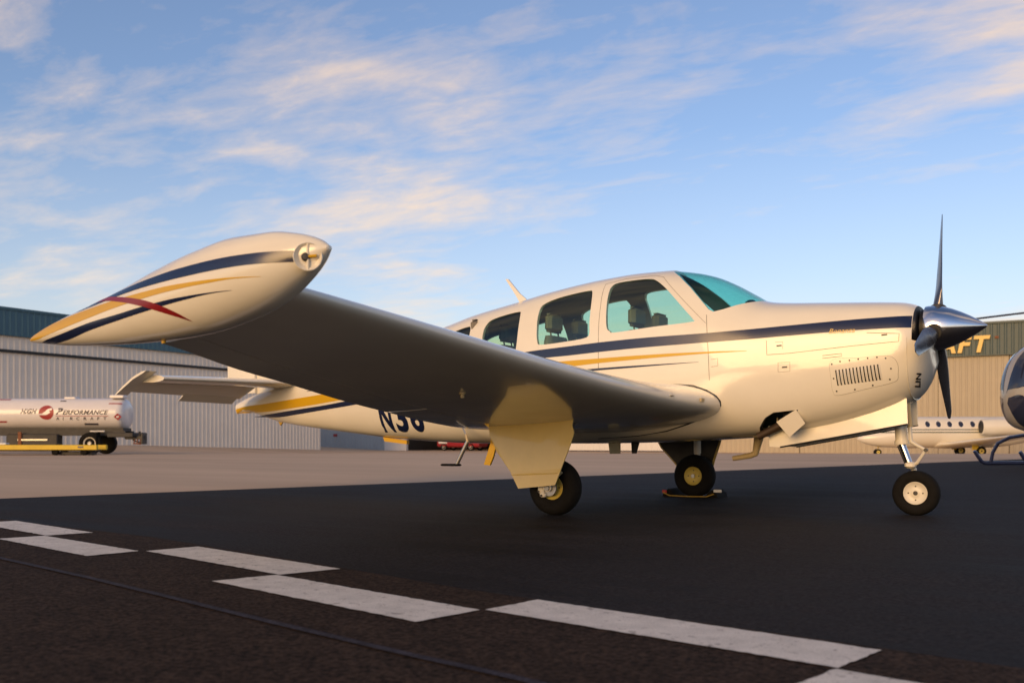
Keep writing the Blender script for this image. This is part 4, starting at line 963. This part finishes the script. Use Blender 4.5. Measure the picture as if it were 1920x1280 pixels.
for py, h in ((805.5, .05), (810.5, .055)):
    n_ = 40; xs = np.linspace(1.2, 10.5, n_+1); v = []
    for x in xs: v += [jside(x, jz(py)-h/2, .007), jside(x, jz(py)+h/2, .007)]
    mesh('cheatline', v, [(2*i, 2*i+2, 2*i+3, 2*i+1) for i in range(n_)], 'jet_green', jt)
def jwing(pts, name, m='jet_white'):
    """pts: list of (x_le, x_te, y, z, t)"""
    rings = []
    for le, te, y, z, t in pts:
        up = []; lo = []
        for j in range(13):
            k = 1-math.cos(math.pi*j/24); yt, _ = af(t, k); x = le+(te-le)*k; h = yt*(te-le); up.append((x, y, z+h)); lo.append((x, y, z-h))
        rings.append(up[::-1]+lo[1:])
    return MB().loft(rings).build(name, m, jt, ang=40)
zw = zc_j-rj*.82
jwing([(4.0, 7.3, -.3, zw, .12), (4.6, 7.1, -1.0, zw+.05, .12), (6.1, 7.2, -6.8, zw+.55, .11)], 'wing'); jwing([(4.0, 7.3, .3, zw, .12), (4.6, 7.1, 1.0, zw+.05, .12), (6.1, 7.2, 6.8, zw+.55, .11)], 'wing')
for s in (-1, 1):
    rings = [[(x, s*1.35+r_*math.cos(t), zc_j+.28+r_*math.sin(t)) for t in (2*math.pi*j/24 for j in range(24))] for x, r_ in ((6.3, .36), (6.35, .42), (6.8, .47), (8.2, .46), (9.2, .36), (9.6, .28))]
    en = MB().loft(rings).build('engine', 'jet_white', jt, ang=30)
    MB().lathe([(0, 0), (0, .35), (.03, .35), (.03, 0)], (6.285, s*1.35, zc_j+.28), (1, 0, 0), 24).build('intake', 'black', en)
    MB().box((8.4, s*.95, zc_j+.26), (1.6, .6, .12), .04).build('engine_pylon', 'jet_white', jt)
rings = [[(a, .09, z), (b_, .01, z), (b_, -.01, z), (a, -.09, z)] for z, a, b_ in ((zc_j+.5, 9.6, 12.6), (zc_j+2.6, 11.9, 13.6))]
MB().loft(rings).build('fin', 'jet_white', jt, smooth=False)
jwing([(11.9, 13.4, -.05, zc_j+2.6, .1), (12.6, 13.5, -2.6, zc_j+2.65, .1)], 'tailplane'); jwing([(11.9, 13.4, .05, zc_j+2.6, .1), (12.6, 13.5, 2.6, zc_j+2.65, .1)], 'tailplane')
def jwheel(x, y, r_, par, m='rim_gold'):
    w_ = MB().lathe([(-.08, r_*.5), (-.10, r_*.7), (-.06, r_*.96), (.06, r_*.96), (.10, r_*.7), (.08, r_*.5)], (x, y, r_), (0, 1, 0), 24).build('wheel', 'rubber', par)
    MB().lathe([(-.075, 0), (-.085, r_*.3), (-.08, r_*.52), (.08, r_*.52), (.085, r_*.3), (.075, 0)], (x, y, r_), (0, 1, 0), 20).build('rim', m, w_)
xm = jx(1811)
for y in (-1.45, 1.45):
    jwheel(xm, y, .27, jt); jwheel(xm+.02, y+.26, .27, jt); MB().tube([(xm, y+.13, .27), (xm, y+.13, zw)], .06, 10).build('gear_leg', 'jet_white', jt)
    MB().box((xm-.32, y-.02, .50), (.34, .04, .34), .01).build('gear_door', 'safety_yellow', jt)
xn = jx(1642)
jwheel(xn, -.1, .19, jt); jwheel(xn, .1, .19, jt); MB().tube([(xn, 0, .19), (xn+.05, 0, .85)], .05, 10).tube([(xn+.04, 0, .45), (xn+.9, 0, .75)], .025, 8).build('gear_leg', 'tan_metal', jt)
MB().tube([(jx(1852), -.9, zc_j+.0+rj*.42), (jx(1866), -.9, zc_j+rj*.25), (jx(1880), -.9, zc_j+rj*.2)], .015, 6).build('static_wick', 'black', jt)

# ------------------------------------------------------------------ helicopter (x towards its tail, y away)
hc = urot('helicopter', 11.33, 22.3, 0.0, R(3), 'helicopter with dark bubble windows, blue skids and a drooping rotor blade', 'helicopter')
H = 1818.3/22.0
def hz(py): return CAM[2]+(825.9-py)/H
HT = pchip([0, .03, .10, .22, .42, .75, 1.2, 2.2, 3.2, 4.2, 5.0], [hz(742), hz(722), hz(697), hz(672), hz(653), hz(637), hz(628), hz(622), hz(628), hz(650), hz(672)])
HB = pchip([0, .03, .10, .25, .45, .8, 1.3, 2.5, 3.6, 4.4, 5.0], [hz(752), hz(764), hz(780), hz(798), hz(806), hz(812), hz(815), hz(815), hz(800), hz(755), hz(715)])
HWd = pchip([0, .05, .15, .35, .7, 1.2, 2.5, 3.6, 5.0], [.06, .26, .44, .62, .78, .85, .86, .65, .22])
def hhw(x, z):
    t, b, w_ = HT(x), HB(x), HWd(x); c = (t+b)/2; k = abs(z-c)/((t-b)/2)
    return w_*max(0, 1-k**2.3)**(1/2.3) if k < 1 else 0
def hring(x, n=48):
    t, b, w_ = HT(x), HB(x), HWd(x); c = (t+b)/2
    return [(x, w_*math.copysign(abs(math.cos(a))**(2/2.3), math.cos(a)), c+(t-b)/2*math.copysign(abs(math.sin(a))**(2/2.3), math.sin(a))) for a in (2*math.pi*k/n for k in range(n))]
hx = [0, .01, .025, .05, .08, .12, .17, .24, .32, .42, .55, .7, .9]+list(np.linspace(1.15, 5.0, 22))
hb = MB().loft([hring(x) for x in hx]).build('fuselage', 'heli_grey', hc, ang=50)
def hpatch(name, top, bot, m, lift, x0, x1, nx=30, nz=12):
    v = []
    for i in range(nx+1):
        x = x0+(x1-x0)*(i/nx)**1.5; a, b = top(x), bot(x)
        for j in range(nz+1):
            z = b+(a-b)*j/nz; v.append((x-lift*.5, -(hhw(x, z)+lift), z))
    f = [(i*(nz+1)+j, (i+1)*(nz+1)+j, (i+1)*(nz+1)+j+1, i*(nz+1)+j+1) for i in range(nx) for j in range(nz)]
    for s in (1, -1):
        mesh(name, [(p[0], p[1]*s, p[2]) for p in v], f, m, hc)
wb = pchip([0, .12, .5, 1.6], [hz(730), hz(726), hz(716), hz(712)])
hpatch('windshield', lambda x: HT(x)-.012, lambda x: min(wb(x), HT(x)-.02), 'heli_glass', .010, .01, 1.5)
cb = pchip([0, .1, .3, .55], [hz(746), hz(740), hz(755), hz(800)])
hpatch('chin_window', lambda x: min(cb(x), HT(x)-.02), lambda x: HB(x)+.03, 'heli_glass', .008, .012, .50)
MB().tube([(x, -(hhw(x, wb(x))+.012), wb(x)) for x in np.linspace(.02, 1.5, 20)], .008, 6).build('window_frame', 'heli_blue', hc)
MB().tube([(4.6, 0, hz(690)), (7.5, 0, hz(680)), (10.3, 0, hz(675))], [.34, .22, .13], 20).build('tail_boom', 'heli_grey', hc)
MB().prism([(9.8, hz(680)), (10.5, hz(600)), (10.8, hz(600)), (10.4, hz(680)), (10.6, hz(750)), (10.3, hz(750))], -.03, .03, lambda a, c, d: (a, d, c)).build('tail_fin', 'heli_blue', hc, smooth=False)
zs = 0.05
for y in (-.95, .95):
    MB().tube([(-.20, y, .34), (-.12, y, .22), (-.02, y, .085), (.06, y, zs), (.2, y, zs-.002), (3.4, y, zs)], [.04, .045, .045, .045, .045, .045], 12).build('skid', 'heli_blue', hc)
    for x in (.20, 2.6):
        MB().tube([(x, y, zs), (x+.03, y*.96, .30), (x+.10, y*.85, .52), (x+.25, y*.6, .66), (x+.32, 0, .72)], .042, 12).build('cross_tube', 'heli_blue', hc)
mast = MB().tube([(2.5, 0, hz(630)), (2.5, 0, 3.78)], [.18, .09], 16).build('rotor_mast', 'dark_metal', hc)
MB().box((2.5, 0, 3.72), (.5, .5, .16), .05).build('rotor_hub', 'dark_metal', hc)
for k in range(3):
    a = R(180+4+120*k); dx, dy = math.cos(a), math.sin(a); rings = []
    for i in range(13):
        q = i/12; r_ = .2+5.0*q; z = 3.74-.115*r_*.9-.012*r_*r_*.4; wd = .16 if q > .08 else .09; th_ = .02
        c = (2.5+dx*r_, dy*r_, z)
        rings.append([(c[0]-dy*wd*u_, c[1]+dx*wd*u_, c[2]+th_*w_) for u_, w_ in ((-1, 0), (-.6, 1), (.2, 1.2), (1, 0), (.2, -.6), (-.6, -.7))])
    MB().loft(rings).build('rotor_blade', 'dark_metal', hc, ang=50)
